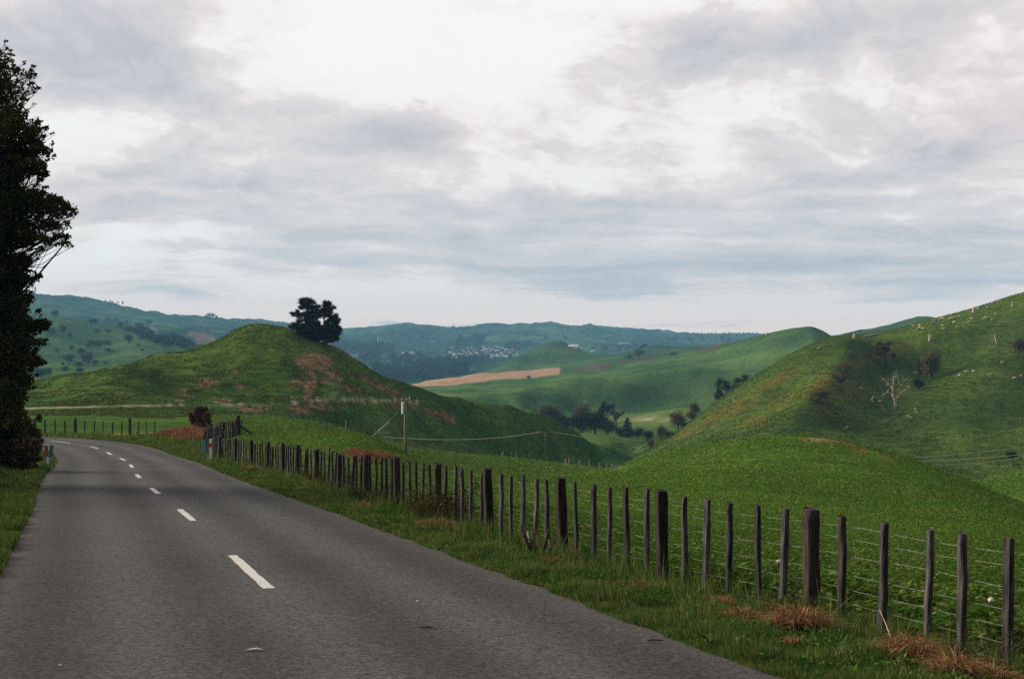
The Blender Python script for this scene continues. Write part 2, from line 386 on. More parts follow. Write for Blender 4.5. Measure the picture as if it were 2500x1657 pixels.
def tag(o, label=None, cat=None, group=None, kind=None):
    if label: o['label'] = label
    if cat: o['category'] = cat
    if group: o['group'] = group
    if kind: o['kind'] = kind
    return o

def copy_tree(o, parent=None):
    c = o.copy(); COL.objects.link(c)
    if parent is not None:
        c.parent = parent
    for ch in list(o.children):
        copy_tree(ch, c)
    return c

# ------------------------------------------------------------------ leaf scatter
def unit(n, r=rng):
    v = r.normal(size=(n, 3)); return v / np.linalg.norm(v, axis=1, keepdims=True)

def leaf_quads(cen, size, aspect=0.55, up=0.0, r=rng, droop=0.0, slope=None):
    """diamond leaves about the given centres; up biases the leaf plane to face the sky"""
    n = len(cen)
    nrm = unit(n, r); nrm[:, 2] = np.abs(nrm[:, 2]) * (1 + up) + up * 0.3; nrm /= np.linalg.norm(nrm, axis=1, keepdims=True)
    if slope is not None:
        nrm = slope + unit(n, r) * 0.55; nrm /= np.linalg.norm(nrm, axis=1, keepdims=True)
    a = np.cross(nrm, unit(n, r)); a /= np.linalg.norm(a, axis=1, keepdims=True) + 1e-9
    a[:, 2] -= droop
    b = np.cross(nrm, a)
    s = np.broadcast_to(np.asarray(size, float), (n,))[:, None]
    return np.stack([cen - a * s * 0.5, cen + b * s * 0.5 * aspect + a * s * 0.08, cen + a * s * 0.55, cen - b * s * 0.5 * aspect + a * s * 0.08], 1)

def clump_points(clumps, n, r=rng, shell=2.4):
    c = np.asarray(clumps, float)
    w = (c[:, 3] * c[:, 4] * c[:, 5]) ** 0.70; w /= w.sum()
    k = r.choice(len(c), n, p=w)
    u = unit(n, r) * (r.random(n) ** (1 / shell))[:, None]
    # ragged outline: radius modulated by direction
    q = 1 + 0.28 * gnoise(u[:, 0] * 3 + k * 1.7, u[:, 1] * 3 + u[:, 2] * 2.3, 9)
    return c[k, :3] + u * c[k, 3:6] * q[:, None], k

# ------------------------------------------------------------------ node helper
class NT:
    def __init__(s, tree):
        s.t = tree; s.n = tree.nodes; s.l = tree.links
    def new(s, typ, **kw):
        n = s.n.new(typ)
        for k, v in kw.items(): setattr(n, k, v)
        return n
    def inp(s, sock, v):
        if isinstance(v, bpy.types.NodeSocket): s.l.new(v, sock)
        elif v is not None:
            try: sock.default_value = v
            except Exception:
                sock.default_value = (v, v, v, 1) if not hasattr(v, '__len__') else (*v, 1)[:len(sock.default_value)]
    def math(s, op, a, b=None, c=None, clamp=False):
        n = s.new('ShaderNodeMath', operation=op, use_clamp=clamp)
        s.inp(n.inputs[0], a); s.inp(n.inputs[1], b); s.inp(n.inputs[2], c)
        return n.outputs[0]
    def vec(s, op, a, b=None, scale=None):
        n = s.new('ShaderNodeVectorMath', operation=op)
        s.inp(n.inputs[0], a); s.inp(n.inputs[1], b)
        if scale is not None: s.inp(n.inputs['Scale'], scale)
        return n.outputs['Value'] if op in ('DOT_PRODUCT', 'LENGTH', 'DISTANCE') else n.outputs[0]
    def noise(s, vec, scale, detail=4, rough=0.55, dist=0.0, dims='3D'):
        n = s.new('ShaderNodeTexNoise', noise_dimensions=dims)
        s.inp(n.inputs['Vector'], vec); s.inp(n.inputs['Scale'], scale); s.inp(n.inputs['Detail'], detail); s.inp(n.inputs['Roughness'], rough); s.inp(n.inputs['Distortion'], dist)
        return n.outputs[0]
    def mix(s, f, a, b, blend='MIX'):
        n = s.new('ShaderNodeMix', data_type='RGBA', blend_type=blend)
        s.inp(n.inputs[0], f)
        for sock, v in ((n.inputs[6], a), (n.inputs[7], b)):
            if isinstance(v, bpy.types.NodeSocket): s.l.new(v, sock)
            else: sock.default_value = (*v, 1)
        return n.outputs[2]
    def ramp(s, f, a, b):
        n = s.new('ShaderNodeMapRange', interpolation_type='SMOOTHSTEP')
        s.inp(n.inputs[0], f); s.inp(n.inputs[1], a); s.inp(n.inputs[2], b)
        return n.outputs[0]
    def attr(s, name):
        return s.new('ShaderNodeAttribute', attribute_name=name).outputs['Fac']
    def comb(s, x, y, z):
        n = s.new('ShaderNodeCombineXYZ'); s.inp(n.inputs[0], x); s.inp(n.inputs[1], y); s.inp(n.inputs[2], z); return n.outputs[0]

def material(name):
    m = bpy.data.materials.new(name); m.use_nodes = True
    t = NT(m.node_tree); t.n.clear()
    out = t.new('ShaderNodeOutputMaterial')
    return m, t, out

def surf(t, out, color, rough=0.8, bump=None, dist=0.02, strength=1.0, spec=0.3, metal=0.0):
    b = t.new('ShaderNodeBsdfPrincipled')
    t.inp(b.inputs['Base Color'], color if isinstance(color, bpy.types.NodeSocket) else (*color, 1)); t.inp(b.inputs['Roughness'], rough)
    b.inputs['Specular IOR Level'].default_value = spec; b.inputs['Metallic'].default_value = metal
    if bump is not None:
        n = t.new('ShaderNodeBump'); t.inp(n.inputs['Height'], bump); n.inputs['Distance'].default_value = dist; n.inputs['Strength'].default_value = strength
        t.l.new(n.outputs[0], b.inputs['Normal'])
    t.l.new(b.outputs[0], out.inputs[0])
    return b

def mat_plain(name, c1, c2, scale=8, rough=0.8, bumpd=0.01, spec=0.25, stretch=(1, 1, 1), metal=0.0, detail=5, vary=0.0):
    m, t, out = material(name)
    tc = t.new('ShaderNodeTexCoord').outputs['Object']
    v = t.vec('MULTIPLY', tc, stretch)
    oi = t.new('ShaderNodeObjectInfo').outputs['Random']
    v = t.vec('ADD', v, t.comb(t.math('MULTIPLY', oi, 37.0), 0.0, t.math('MULTIPLY', oi, 91.0)))
    n = t.noise(v, scale, detail, 0.6)
    col = t.mix(t.ramp(n, 0.32, 0.68), c1, c2)
    hv = t.new('ShaderNodeHueSaturation'); t.inp(hv.inputs['Value'], t.math('MULTIPLY_ADD', oi, vary, 1.0 - vary * 0.4)); t.l.new(col, hv.inputs['Color']); col = hv.outputs[0]
    surf(t, out, col, rough, n, bumpd, 1.0, spec, metal)
    return m

def mat_leaf(name, cols, trans=0.25, big=0.6, contrast=1.0):
    """leaf material: two or three colours mixed by the leaf's own random value and by patches"""
    m, t, out = material(name)
    g = t.new('ShaderNodeNewGeometry').outputs['Position']
    r = t.attr('rnd')
    n = t.noise(g, big, 3, 0.6)
    f = t.math('ADD', t.math('MULTIPLY', r, 0.75), t.math('MULTIPLY_ADD', n, 1.1, -0.42), clamp=True)
    col = t.mix(f, cols[0], cols[1])
    if len(cols) > 2:
        col = t.mix(t.ramp(t.math('ADD', r, t.math('MULTIPLY', t.noise(g, big * 0.7 + 0.13, 3, 0.55), 0.7)), 0.98, 1.30), col, cols[2])
    d = t.new('ShaderNodeBsdfDiffuse'); t.l.new(col, d.inputs[0])
    tr = t.new('ShaderNodeBsdfTranslucent'); t.l.new(col, tr.inputs[0])
    mx = t.new('ShaderNodeMixShader'); mx.inputs[0].default_value = trans
    t.l.new(d.outputs[0], mx.inputs[1]); t.l.new(tr.outputs[0], mx.inputs[2]); t.l.new(mx.outputs[0], out.inputs[0])
    return m

# ------------------------------------------------------------------ materials
M = {}
M['post'] = mat_plain('weathered_post', (0.012, 0.0075, 0.0075), (0.042, 0.030, 0.029), 6, 0.9, 0.012, 0.15, (6, 6, 0.7), vary=0.7)
M['batten'] = mat_plain('weathered_batten', (0.013, 0.009, 0.0095), (0.060, 0.055, 0.060), 7, 0.9, 0.008, 0.15, (5, 5, 0.6), vary=1.1)
M['pale_post'] = mat_plain('bleached_post', (0.16, 0.14, 0.11), (0.34, 0.30, 0.25), 4, 0.9, 0.01, 0.1, (3, 3, 0.5))
M['grey_post'] = mat_plain('grey_post', (0.06, 0.05, 0.045), (0.15, 0.13, 0.11), 4, 0.9, 0.01, 0.1, (3, 3, 0.5))
M['wire'] = mat_plain('galvanised_wire', (0.14, 0.15, 0.14), (0.27, 0.28, 0.27), 20, 0.8, 0.0, 0.15)
M['white_paint'] = mat_plain('white_paint', (0.78, 0.77, 0.76), (0.87, 0.86, 0.85), 9, 0.6, 0.002, 0.3)
M['red_band'] = mat_plain('red_reflector', (0.42, 0.03, 0.025), (0.52, 0.05, 0.04), 9, 0.45, 0.001, 0.5)
M['teal_paint'] = mat_plain('teal_paint', (0.10, 0.31, 0.34), (0.15, 0.40, 0.42), 9, 0.65, 0.002, 0.3)
M['blue_panel'] = mat_plain('blue_panel', (0.03, 0.10, 0.17), (0.05, 0.15, 0.22), 9, 0.6, 0.001, 0.3)
M['pole'] = mat_plain('pole_timber', (0.12, 0.105, 0.075), (0.22, 0.19, 0.14), 3, 0.85, 0.01, 0.15, (4, 4, 0.4))
M['dead_wood'] = mat_plain('bleached_dead_wood', (0.27, 0.21, 0.16), (0.58, 0.50, 0.42), 1.5, 0.9, 0.03, 0.1)
M['bark'] = mat_plain('bark', (0.025, 0.018, 0.014), (0.07, 0.05, 0.04), 3, 0.95, 0.04, 0.1, (3, 3, 0.6))
M['rock'] = mat_plain('pale_rock', (0.20, 0.18, 0.15), (0.42, 0.39, 0.34), 2.5, 0.9, 0.06, 0.15)
M['wool'] = mat_plain('sheep_wool', (0.48, 0.37, 0.25), (0.66, 0.54, 0.40), 6, 0.95, 0.03, 0.05)
M['sheep_skin'] = mat_plain('sheep_face_and_legs', (0.22, 0.17, 0.13), (0.34, 0.27, 0.2), 8, 0.9, 0.01, 0.1)
M['wall_white'] = mat_plain('house_wall_white', (0.42, 0.41, 0.39), (0.54, 0.52, 0.50), 0.5, 0.8, 0.0)
M['wall_cream'] = mat_plain('house_wall_cream', (0.52, 0.45, 0.36), (0.62, 0.54, 0.44), 0.5, 0.8, 0.0)
M['roof_grey'] = mat_plain('house_roof_grey', (0.26, 0.27, 0.29), (0.38, 0.39, 0.41), 0.4, 0.6, 0.0)
M['roof_pale'] = mat_plain('house_roof_pale', (0.40, 0.40, 0.41), (0.56, 0.55, 0.55), 0.4, 0.5, 0.0)
M['roof_red'] = mat_plain('house_roof_red', (0.30, 0.12, 0.09), (0.40, 0.17, 0.12), 0.4, 0.7, 0.0)
M['petal'] = mat_plain('pale_petal', (0.55, 0.50, 0.42), (0.74, 0.69, 0.60), 30, 0.9, 0.003)
M['twig'] = mat_plain('twig', (0.02, 0.015, 0.013), (0.06, 0.045, 0.035), 20, 0.9, 0.004)
M['pale_leaf'] = mat_plain('pale_dry_leaf', (0.42, 0.36, 0.30), (0.58, 0.51, 0.44), 30, 0.9, 0.002)

M['grass'] = mat_leaf('verge_grass_blades', [(0.026, 0.064, 0.013), (0.088, 0.165, 0.036), (0.20, 0.17, 0.075)], 0.25, 0.9)
M['crop'] = mat_leaf('paddock_leaves', [(0.040, 0.098, 0.013), (0.096, 0.186, 0.032), (0.20, 0.23, 0.06)], 0.25, 0.16)
M['dry'] = mat_leaf('dry_grass', [(0.11, 0.055, 0.026), (0.30, 0.165, 0.08), (0.40, 0.25, 0.14)], 0.15, 3.0)
M['bracken'] = mat_leaf('dead_bracken', [(0.16, 0.075, 0.040), (0.32, 0.170, 0.095)], 0.1, 1.2)
M['dark_leaf'] = mat_leaf('roadside_tree_leaves', [(0.011, 0.020, 0.008), (0.042, 0.062, 0.022), (0.10, 0.085, 0.036)], 0.35, 0.5)
M['brush'] = mat_leaf('roadside_brush_leaves', [(0.040, 0.040, 0.016), (0.115, 0.095, 0.045), (0.20, 0.12, 0.07)], 0.15, 0.7)
M['pine'] = mat_leaf('pine_needles', [(0.006, 0.009, 0.005), (0.018, 0.022, 0.011), (0.05, 0.026, 0.014)], 0.1, 0.6)
M['tree_dark'] = mat_leaf('dark_tree_leaves', [(0.010, 0.018, 0.011), (0.026, 0.038, 0.022)], 0.15, 0.25)
M['tree_green'] = mat_leaf('green_tree_leaves', [(0.016, 0.040, 0.012), (0.04, 0.085, 0.026)], 0.2, 0.25)
M['tree_brown'] = mat_leaf('brown_tree_leaves', [(0.045, 0.030, 0.022), (0.13, 0.085, 0.055)], 0.2, 0.25)
M['tree_gold'] = mat_leaf('golden_shrub_leaves', [(0.07, 0.075, 0.02), (0.18, 0.155, 0.045)], 0.2, 0.3)
M['far_leaf'] = mat_leaf('distant_tree_leaves', [(0.008, 0.020, 0.014), (0.022, 0.045, 0.027)], 0.15, 0.02)
M['tangle'] = mat_leaf('dry_tangle', [(0.03, 0.03, 0.012), (0.075, 0.07, 0.032), (0.13, 0.085, 0.045)], 0.15, 2.0)

# ------------------------------------------------------------------ fence lines (plan)
FENCE = np.array([(5.6, 7.9), (4.45, 11.4), (3.2, 15.2), (1.94, 18.3), (0.765, 21.3), (-0.38, 24.6), (-1.47, 28.3), (-2.56, 31.8), (-3.64, 35.5), (-4.73, 39.0), (-5.82, 42.6), (-6.93, 46.2), (-8.0, 49.8),
                  (-9.15, 53.4), (-10.4, 56.9), (-11.75, 60.4), (-13.1, 63.9), (-14.35, 67.4), (-15.3, 70.7), (-15.95, 74.0)])
def fence_x(d):
    return np.interp(d, FENCE[:, 1], FENCE[:, 0])

KNOLL_FENCE = np.array([(380, 968), (450, 963), (510, 957), (560, 957), (620, 961), (680, 968), (740, 977), (800, 992), (850, 1008), (890, 1020), (960, 1033), (1080, 1046), (1200, 1059), (1300, 1071), (1412, 1086), (1440, 1090)], float)
def field_edge(px):
    return np.interp(px, KNOLL_FENCE[:, 0], KNOLL_FENCE[:, 1])

# ------------------------------------------------------------------ ground sheet
def build_ground():
    az = np.concatenate([np.arange(-pi, -0.62, 0.04), np.arange(-0.62, -0.385, 0.004), np.arange(-0.385, 0.385, 0.00078), np.arange(0.385, 0.62, 0.004), np.arange(0.62, pi - 0.02, 0.04)])
    r = np.exp(np.arange(np.log(1.2), np.log(7050), 0.0112))
    A, R = np.meshgrid(az, r, indexing='ij')
    x = (R * np.sin(A)).ravel(); y = (R * np.cos(A)).ravel()
    z = H(x, y)
    na, nr = len(az), len(r)
    rr = R.ravel(); aa = A.ravel()
    fw = np.abs(aa) < 0.7
    px = np.where(fw, CX + F * np.tan(np.clip(aa, -0.9, 0.9)), 99999.0)
    py = np.where(fw, HY - z / np.maximum(y, 0.1) * F, 99999.0)
    d = y
    def blob(x0, rx, y0, ry, d0, d1, tilt=0.0):
        q = py - tilt * (px - x0)
        return np.exp(-((px - x0) / rx) ** 2 - ((q - y0) / ry) ** 2) * smooth(d0 * 0.97, d0 * 1.03, d) * (1 - smooth(d1 * 0.97, d1 * 1.03, d))
    at_ = {}
    rdist = np.full(len(x), 1e3)
    nm = rr < 190
    rdist[nm], _ = road_dist(x[nm], y[nm])
    # lush paddock
    lush = (x > fence_x(y) - 0.3) & (y > 2) & (y < 74) & (rdist > 3)
    lush |= (y >= 74) & (px > 560) & (y < 108) & (rdist > 3) & (px > np.interp(y, (74, 108), (478, 553)))
    lush |= (y >= 108) & (y < 200) & (px > 470) & ((py > field_edge(px)) | (px > 1440))
    lush |= (y >= 200) & (y < 250) & (px > 2225)
    lush |= (y >= 200) & (y < 480) & (px > 420) & (px < 1420) & (py > field_edge(px))
    lush &= ~((px > 1400) & (y > 165) & (px < 2230))
    lush &= (y < 250)  | (px < 1420)
    at_['lush'] = lush.astype(float)
    # dry ground
    dry = 0
    for b in [(728, 52, 838, 26, 270, 345), (760, 38, 868, 22, 270, 345), (690, 30, 885, 26, 255, 330), (712, 22, 905, 22, 250, 330, -1.2), (442, 50, 900, 22, 240, 300, -0.5), (480, 34, 885, 16, 240, 320), (520, 40, 925, 8, 225, 300),
              (590, 60, 945, 14, 215, 290), (720, 90, 945, 18, 230, 300), (650, 40, 975, 8, 200, 260), (810, 50, 822, 8, 300, 350, 0.55), (760, 40, 797, 6, 320, 350, 0.3), (850, 70, 878, 14, 290, 350, 0.45), (905, 40, 905, 10, 290, 360, .3), (820, 60, 900, 12, 270, 330, 0.2),
              (930, 60, 935, 10, 300, 360), (560, 30, 895, 10, 260, 330), (545, 16, 862, 9, 270, 330), (1020, 60, 960, 16, 330, 380, .3), (870, 40, 985, 16, 240, 300),
              (1890, 46, 1017, 6, 105, 128, 0.04), (1985, 55, 1040, 9, 100, 125, 0.4), (2060, 45, 1062, 8, 98, 122, .4), (1945, 30, 1024, 6, 100, 125),
              (842, 34, 1066, 13, 48, 90), (815, 26, 1050, 8, 50, 90), (895, 26, 1055, 12, 60, 100), (430, 45, 1003, 10, 76, 108), (410, 60, 1010, 8, 85, 108), (300, 130, 1001, 4, 100, 114)]:
        dry = np.maximum(dry, blob(*b) * (0.95 if b[0] in (728, 1890, 842, 815, 895, 430, 410) else 0.74))
    at_['tan'] = np.maximum(np.maximum(blob(726, 46, 838, 20, 272, 345), 0.9 * blob(716, 20, 895, 30, 262, 340, -1.1)), 0.8 * blob(770, 34, 868, 12, 270, 345, .4)) + np.zeros(len(x))
    # golden rough on the right hill
    gold = 0
    for b in [(1700, 50, 940, 16, 420, 560, -.4), (1760, 40, 975, 14, 380, 520), (1650, 40, 965, 12, 420, 560, -.5), (1830, 50, 920, 18, 400, 520, -.5), (1900, 60, 885, 16, 400, 540, -.6), (1970, 55, 850, 14, 430, 560, -.6), (1790, 60, 880, 12, 460, 560, -.5), (1900, 30, 950, 20, 370, 440),
              (2050, 60, 815, 10, 500, 580, -.3), (1590, 30, 995, 10, 420, 580, -.5), (1940, 60, 905, 18, 380, 480)]:
        gold = np.maximum(gold, blob(b[0], b[1], b[2], b[3], RM(b[4]), RM(b[5]), *b[6:]))
    at_['dry'] = np.clip(dry, 0, 1) + np.zeros(len(x)); at_['gold'] = gold + np.zeros(len(x))
    soil = ((px > 850) & (px < 1294 + 3 * gnoise(y / 40, y / 40, 2)) & (d > 1425) & (d < 1725)).astype(float)
    for b in [(335, 34, 757, 7, 2300, 3300, .22), (475, 28, 788, 20, 2100, 3300), (455, 25, 772, 7, 2100, 3300)]:
        soil = np.maximum(soil, 0.42 * smooth(0.3, 0.6, blob(*b)))
    at_['soil'] = soil
    heath = 0
    for b in [(1370, 50, 848, 11, 1530, 1720, -.1), (1640, 70, 803, 6, 1380, 1800, -.12), (1480, 60, 832, 5, 1600, 1900, -.1)]:
        heath = np.maximum(heath, smooth(0.25, 0.6, blob(*b)))
    at_['heath'] = heath + np.zeros(len(x))
    ty = np.interp(px, (60, 200, 300, 450, 560, 640, 700, 770, 850, 930, 990), (943, 940, 937, 935, 934, 932, 927, 921, 924, 925, 928))
    tr = np.exp(-((py - ty) / (1.5 + 1.5 * smooth(640, 780, px))) ** 2) * (px > 40) * (px < 985) * (d > 190) * (d < 345) * (0.7 + 0.5 * smooth(620, 760, px))
    for b in [(1620, 16, 905, 3, 1000, 1250), (1700, 40, 917 - 7, 2, 1000, 1250), (1370, 18, 977, 3, 760, 900), (1500, 60, 968, 3, 780, 900), (1640, 24, 960, 4, 780, 950), (1345, 8, 930, 4, 900, 1100)]:
        tr = np.maximum(tr, 0.9 * blob(*b))
    at_['track'] = np.clip(tr, 0, 1)
    at_['olive'] = smooth(1480, 1560, px) * smooth(215, 250, d) * (1 - smooth(660, 720, d)) * (px < 9000) + smooth(0.0, 1.0, np.exp(-((px - 450) / 330) ** 2)) * smooth(258, 275, d) * (1 - smooth(420, 450, d)) * (px < 1400) * (py < 930 + 0 * px) * 0.8
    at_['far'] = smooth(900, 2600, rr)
    at_['verge'] = np.where(nm, (1 - smooth(4.0, 7.0, np.abs(rdist))), 0)
    at_['edge'] = np.where(nm, np.exp(-((np.abs(rdist) - 3.2) / 0.35) ** 2), 0)
    V = np.column_stack([x, y, z]); V = np.vstack([V, [[0, 0, float(road_z(0)) - 0.035]]])
    i = np.arange(na)[:, None]; j = np.arange(nr - 1)[None]
    a = i * nr + j; b = ((i + 1) % na) * nr + j
    q = np.stack([a, a + 1, b + 1, b], -1).reshape(-1, 4)
    ii = np.arange(na); tri = np.stack([np.full(na, len(V) - 1), ii * nr, ((ii + 1) % na) * nr], 1)
    me = bpy.data.meshes.new('ground')
    me.vertices.add(len(V)); me.vertices.foreach_set('co', V.ravel().astype(np.float32))
    nl = q.size + tri.size
    me.loops.add(nl); me.loops.foreach_set('vertex_index', np.concatenate([q.ravel(), tri.ravel()]).astype(np.int32))
    me.polygons.add(len(q) + len(tri)); me.polygons.foreach_set('loop_start', np.concatenate([np.arange(len(q)) * 4, q.size + np.arange(len(tri)) * 3]).astype(np.int32))
    me.polygons.foreach_set('use_smooth', np.ones(len(q) + len(tri), bool))
    for k, v in at_.items():
        at = me.attributes.new(k, 'FLOAT', 'POINT'); at.data.foreach_set('value', np.r_[v, 0].astype(np.float32))
    me.update(calc_edges=True)
    m, t, out = material('pasture_ground')
    g = t.new('ShaderNodeNewGeometry'); pos = g.outputs['Position']
    nb = t.noise(pos, 0.012, 12, 0.66)             # broad to fine
    nf = t.noise(t.vec('MULTIPLY', pos, (1, 1, 2.5)), 0.35, 10, 0.78)
    nm_ = t.noise(pos, 0.05, 6, 0.6)
    grass = t.mix(t.ramp(nb, 0.38, 0.64), (0.037, 0.084, 0.020), (0.098, 0.160, 0.038))
    lush_c = t.mix(t.ramp(t.noise(pos, 0.03, 8, 0.6), 0.36, 0.66), (0.044, 0.112, 0.015), (0.098, 0.180, 0.034))
    olive_c = t.mix(t.ramp(nb, 0.36, 0.66), (0.038, 0.073, 0.014), (0.092, 0.138, 0.027))
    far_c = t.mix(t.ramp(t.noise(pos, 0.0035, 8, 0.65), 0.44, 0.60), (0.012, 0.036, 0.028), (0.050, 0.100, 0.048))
    col = t.mix(t.attr('olive'), grass, olive_c)
    col = t.mix(t.attr('lush'), col, lush_c)
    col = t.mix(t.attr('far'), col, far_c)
    gold = t.math('MULTIPLY', t.attr('gold'), t.ramp(t.noise(pos, 0.08, 8, 0.7), 0.30, 0.54))
    col = t.mix(gold, col, (0.155, 0.112, 0.026))
    col = t.mix(t.attr('heath'), col, (0.075, 0.062, 0.042))
    dn = t.noise(pos, 0.22, 9, 0.74)
    dryf = t.ramp(t.math('ADD', t.attr('dry'), t.math('MULTIPLY_ADD', dn, 1.3, -0.65)), 0.30, 0.62)
    dry_c = t.mix(t.ramp(nf, 0.35, 0.65), (0.105, 0.066, 0.034), (0.26, 0.160, 0.090))
    col = t.mix(dryf, col, dry_c)
    tan = t.ramp(t.math('ADD', t.attr('tan'), t.math('MULTIPLY_ADD', dn, 1.1, -0.55)), 0.30, 0.58)
    col = t.mix(tan, col, t.mix(t.ramp(nf, 0.3, 0.7), (0.20, 0.115, 0.062), (0.37, 0.225, 0.135)))
    spots = t.ramp(t.noise(pos, 0.16, 7, 0.7), 0.66, 0.74)
    col = t.mix(t.math('MULTIPLY', t.math('MULTIPLY', spots, 0.55), t.math('SUBTRACT', 1.0, t.math('MAXIMUM', t.attr('lush'), t.attr('far')))), col, (0.15, 0.105, 0.05))
    soil_c = t.mix(t.ramp(t.noise(t.vec('MULTIPLY', pos, (1, 1, 4)), 0.02, 8, 0.65), 0.3, 0.7), (0.27, 0.165, 0.105), (0.37, 0.235, 0.15))
    col = t.mix(t.attr('soil'), col, soil_c)
    col = t.mix(t.math('MULTIPLY', t.attr('track'), t.ramp(t.noise(pos, 0.25, 4, 0.6), 0.12, 0.4)), col, (0.40, 0.32, 0.21))
    earth = t.mix(t.ramp(t.noise(pos, 1.3, 6, 0.7), 0.4, 0.65), (0.022, 0.044, 0.012), (0.085, 0.060, 0.032))
    col = t.mix(t.attr('verge'), col, earth)
    col = t.mix(t.math('MULTIPLY', t.attr('edge'), 0.7), col, (0.075, 0.055, 0.038))
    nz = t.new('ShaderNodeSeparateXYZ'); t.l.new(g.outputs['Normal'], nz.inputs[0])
    steep_shade = t.math('MULTIPLY', t.ramp(t.math('ADD', nz.outputs[2], t.math('MULTIPLY_ADD', nm_, 0.05, -0.025)), 0.985, 0.915), t.math('SUBTRACT', 1.0, t.math('MAXIMUM', t.attr('lush'), t.attr('far'))))
    col = t.mix(t.math('MULTIPLY', steep_shade, 0.6), col, t.mix(1.0, col, (0.52, 0.62, 0.55), 'MULTIPLY'))   # shade of the steep faces, painted into the ground colour by slope
    # fine grain of grass and stock tracks that follow the contours
    sep = t.new('ShaderNodeSeparateXYZ'); t.l.new(pos, sep.inputs[0])
    ph = t.math('ADD', t.math('MULTIPLY', sep.outputs[2], 6.2), t.math('MULTIPLY', t.noise(pos, 0.035, 7, 0.66), 26.0))
    terr = t.math('MULTIPLY', t.math('MULTIPLY_ADD', t.math('SINE', ph), 0.5, 0.5), t.math('MULTIPLY', t.attr('olive'), t.ramp(nm_, 0.44, 0.62)))
    val = t.math('ADD', t.math('MULTIPLY_ADD', t.ramp(nf, 0.33, 0.67), 0.85, 0.55), t.math('MULTIPLY', terr, -0.30))
    hsv = t.new('ShaderNodeHueSaturation'); t.inp(hsv.inputs['Value'], val); t.l.new(col, hsv.inputs['Color'])
    hgt = t.math('ADD', t.math('MULTIPLY', nf, 1.0), t.math('MULTIPLY', terr, 0.55))
    df = t.new('ShaderNodeBsdfDiffuse'); t.l.new(hsv.outputs[0], df.inputs[0]); bp = t.new('ShaderNodeBump'); t.inp(bp.inputs['Height'], hgt); bp.inputs['Distance'].default_value = 0.3; t.l.new(bp.outputs[0], df.inputs['Normal'])
    t.l.new(df.outputs[0], out.inputs[0])
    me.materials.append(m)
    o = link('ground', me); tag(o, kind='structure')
    return o

build_ground()

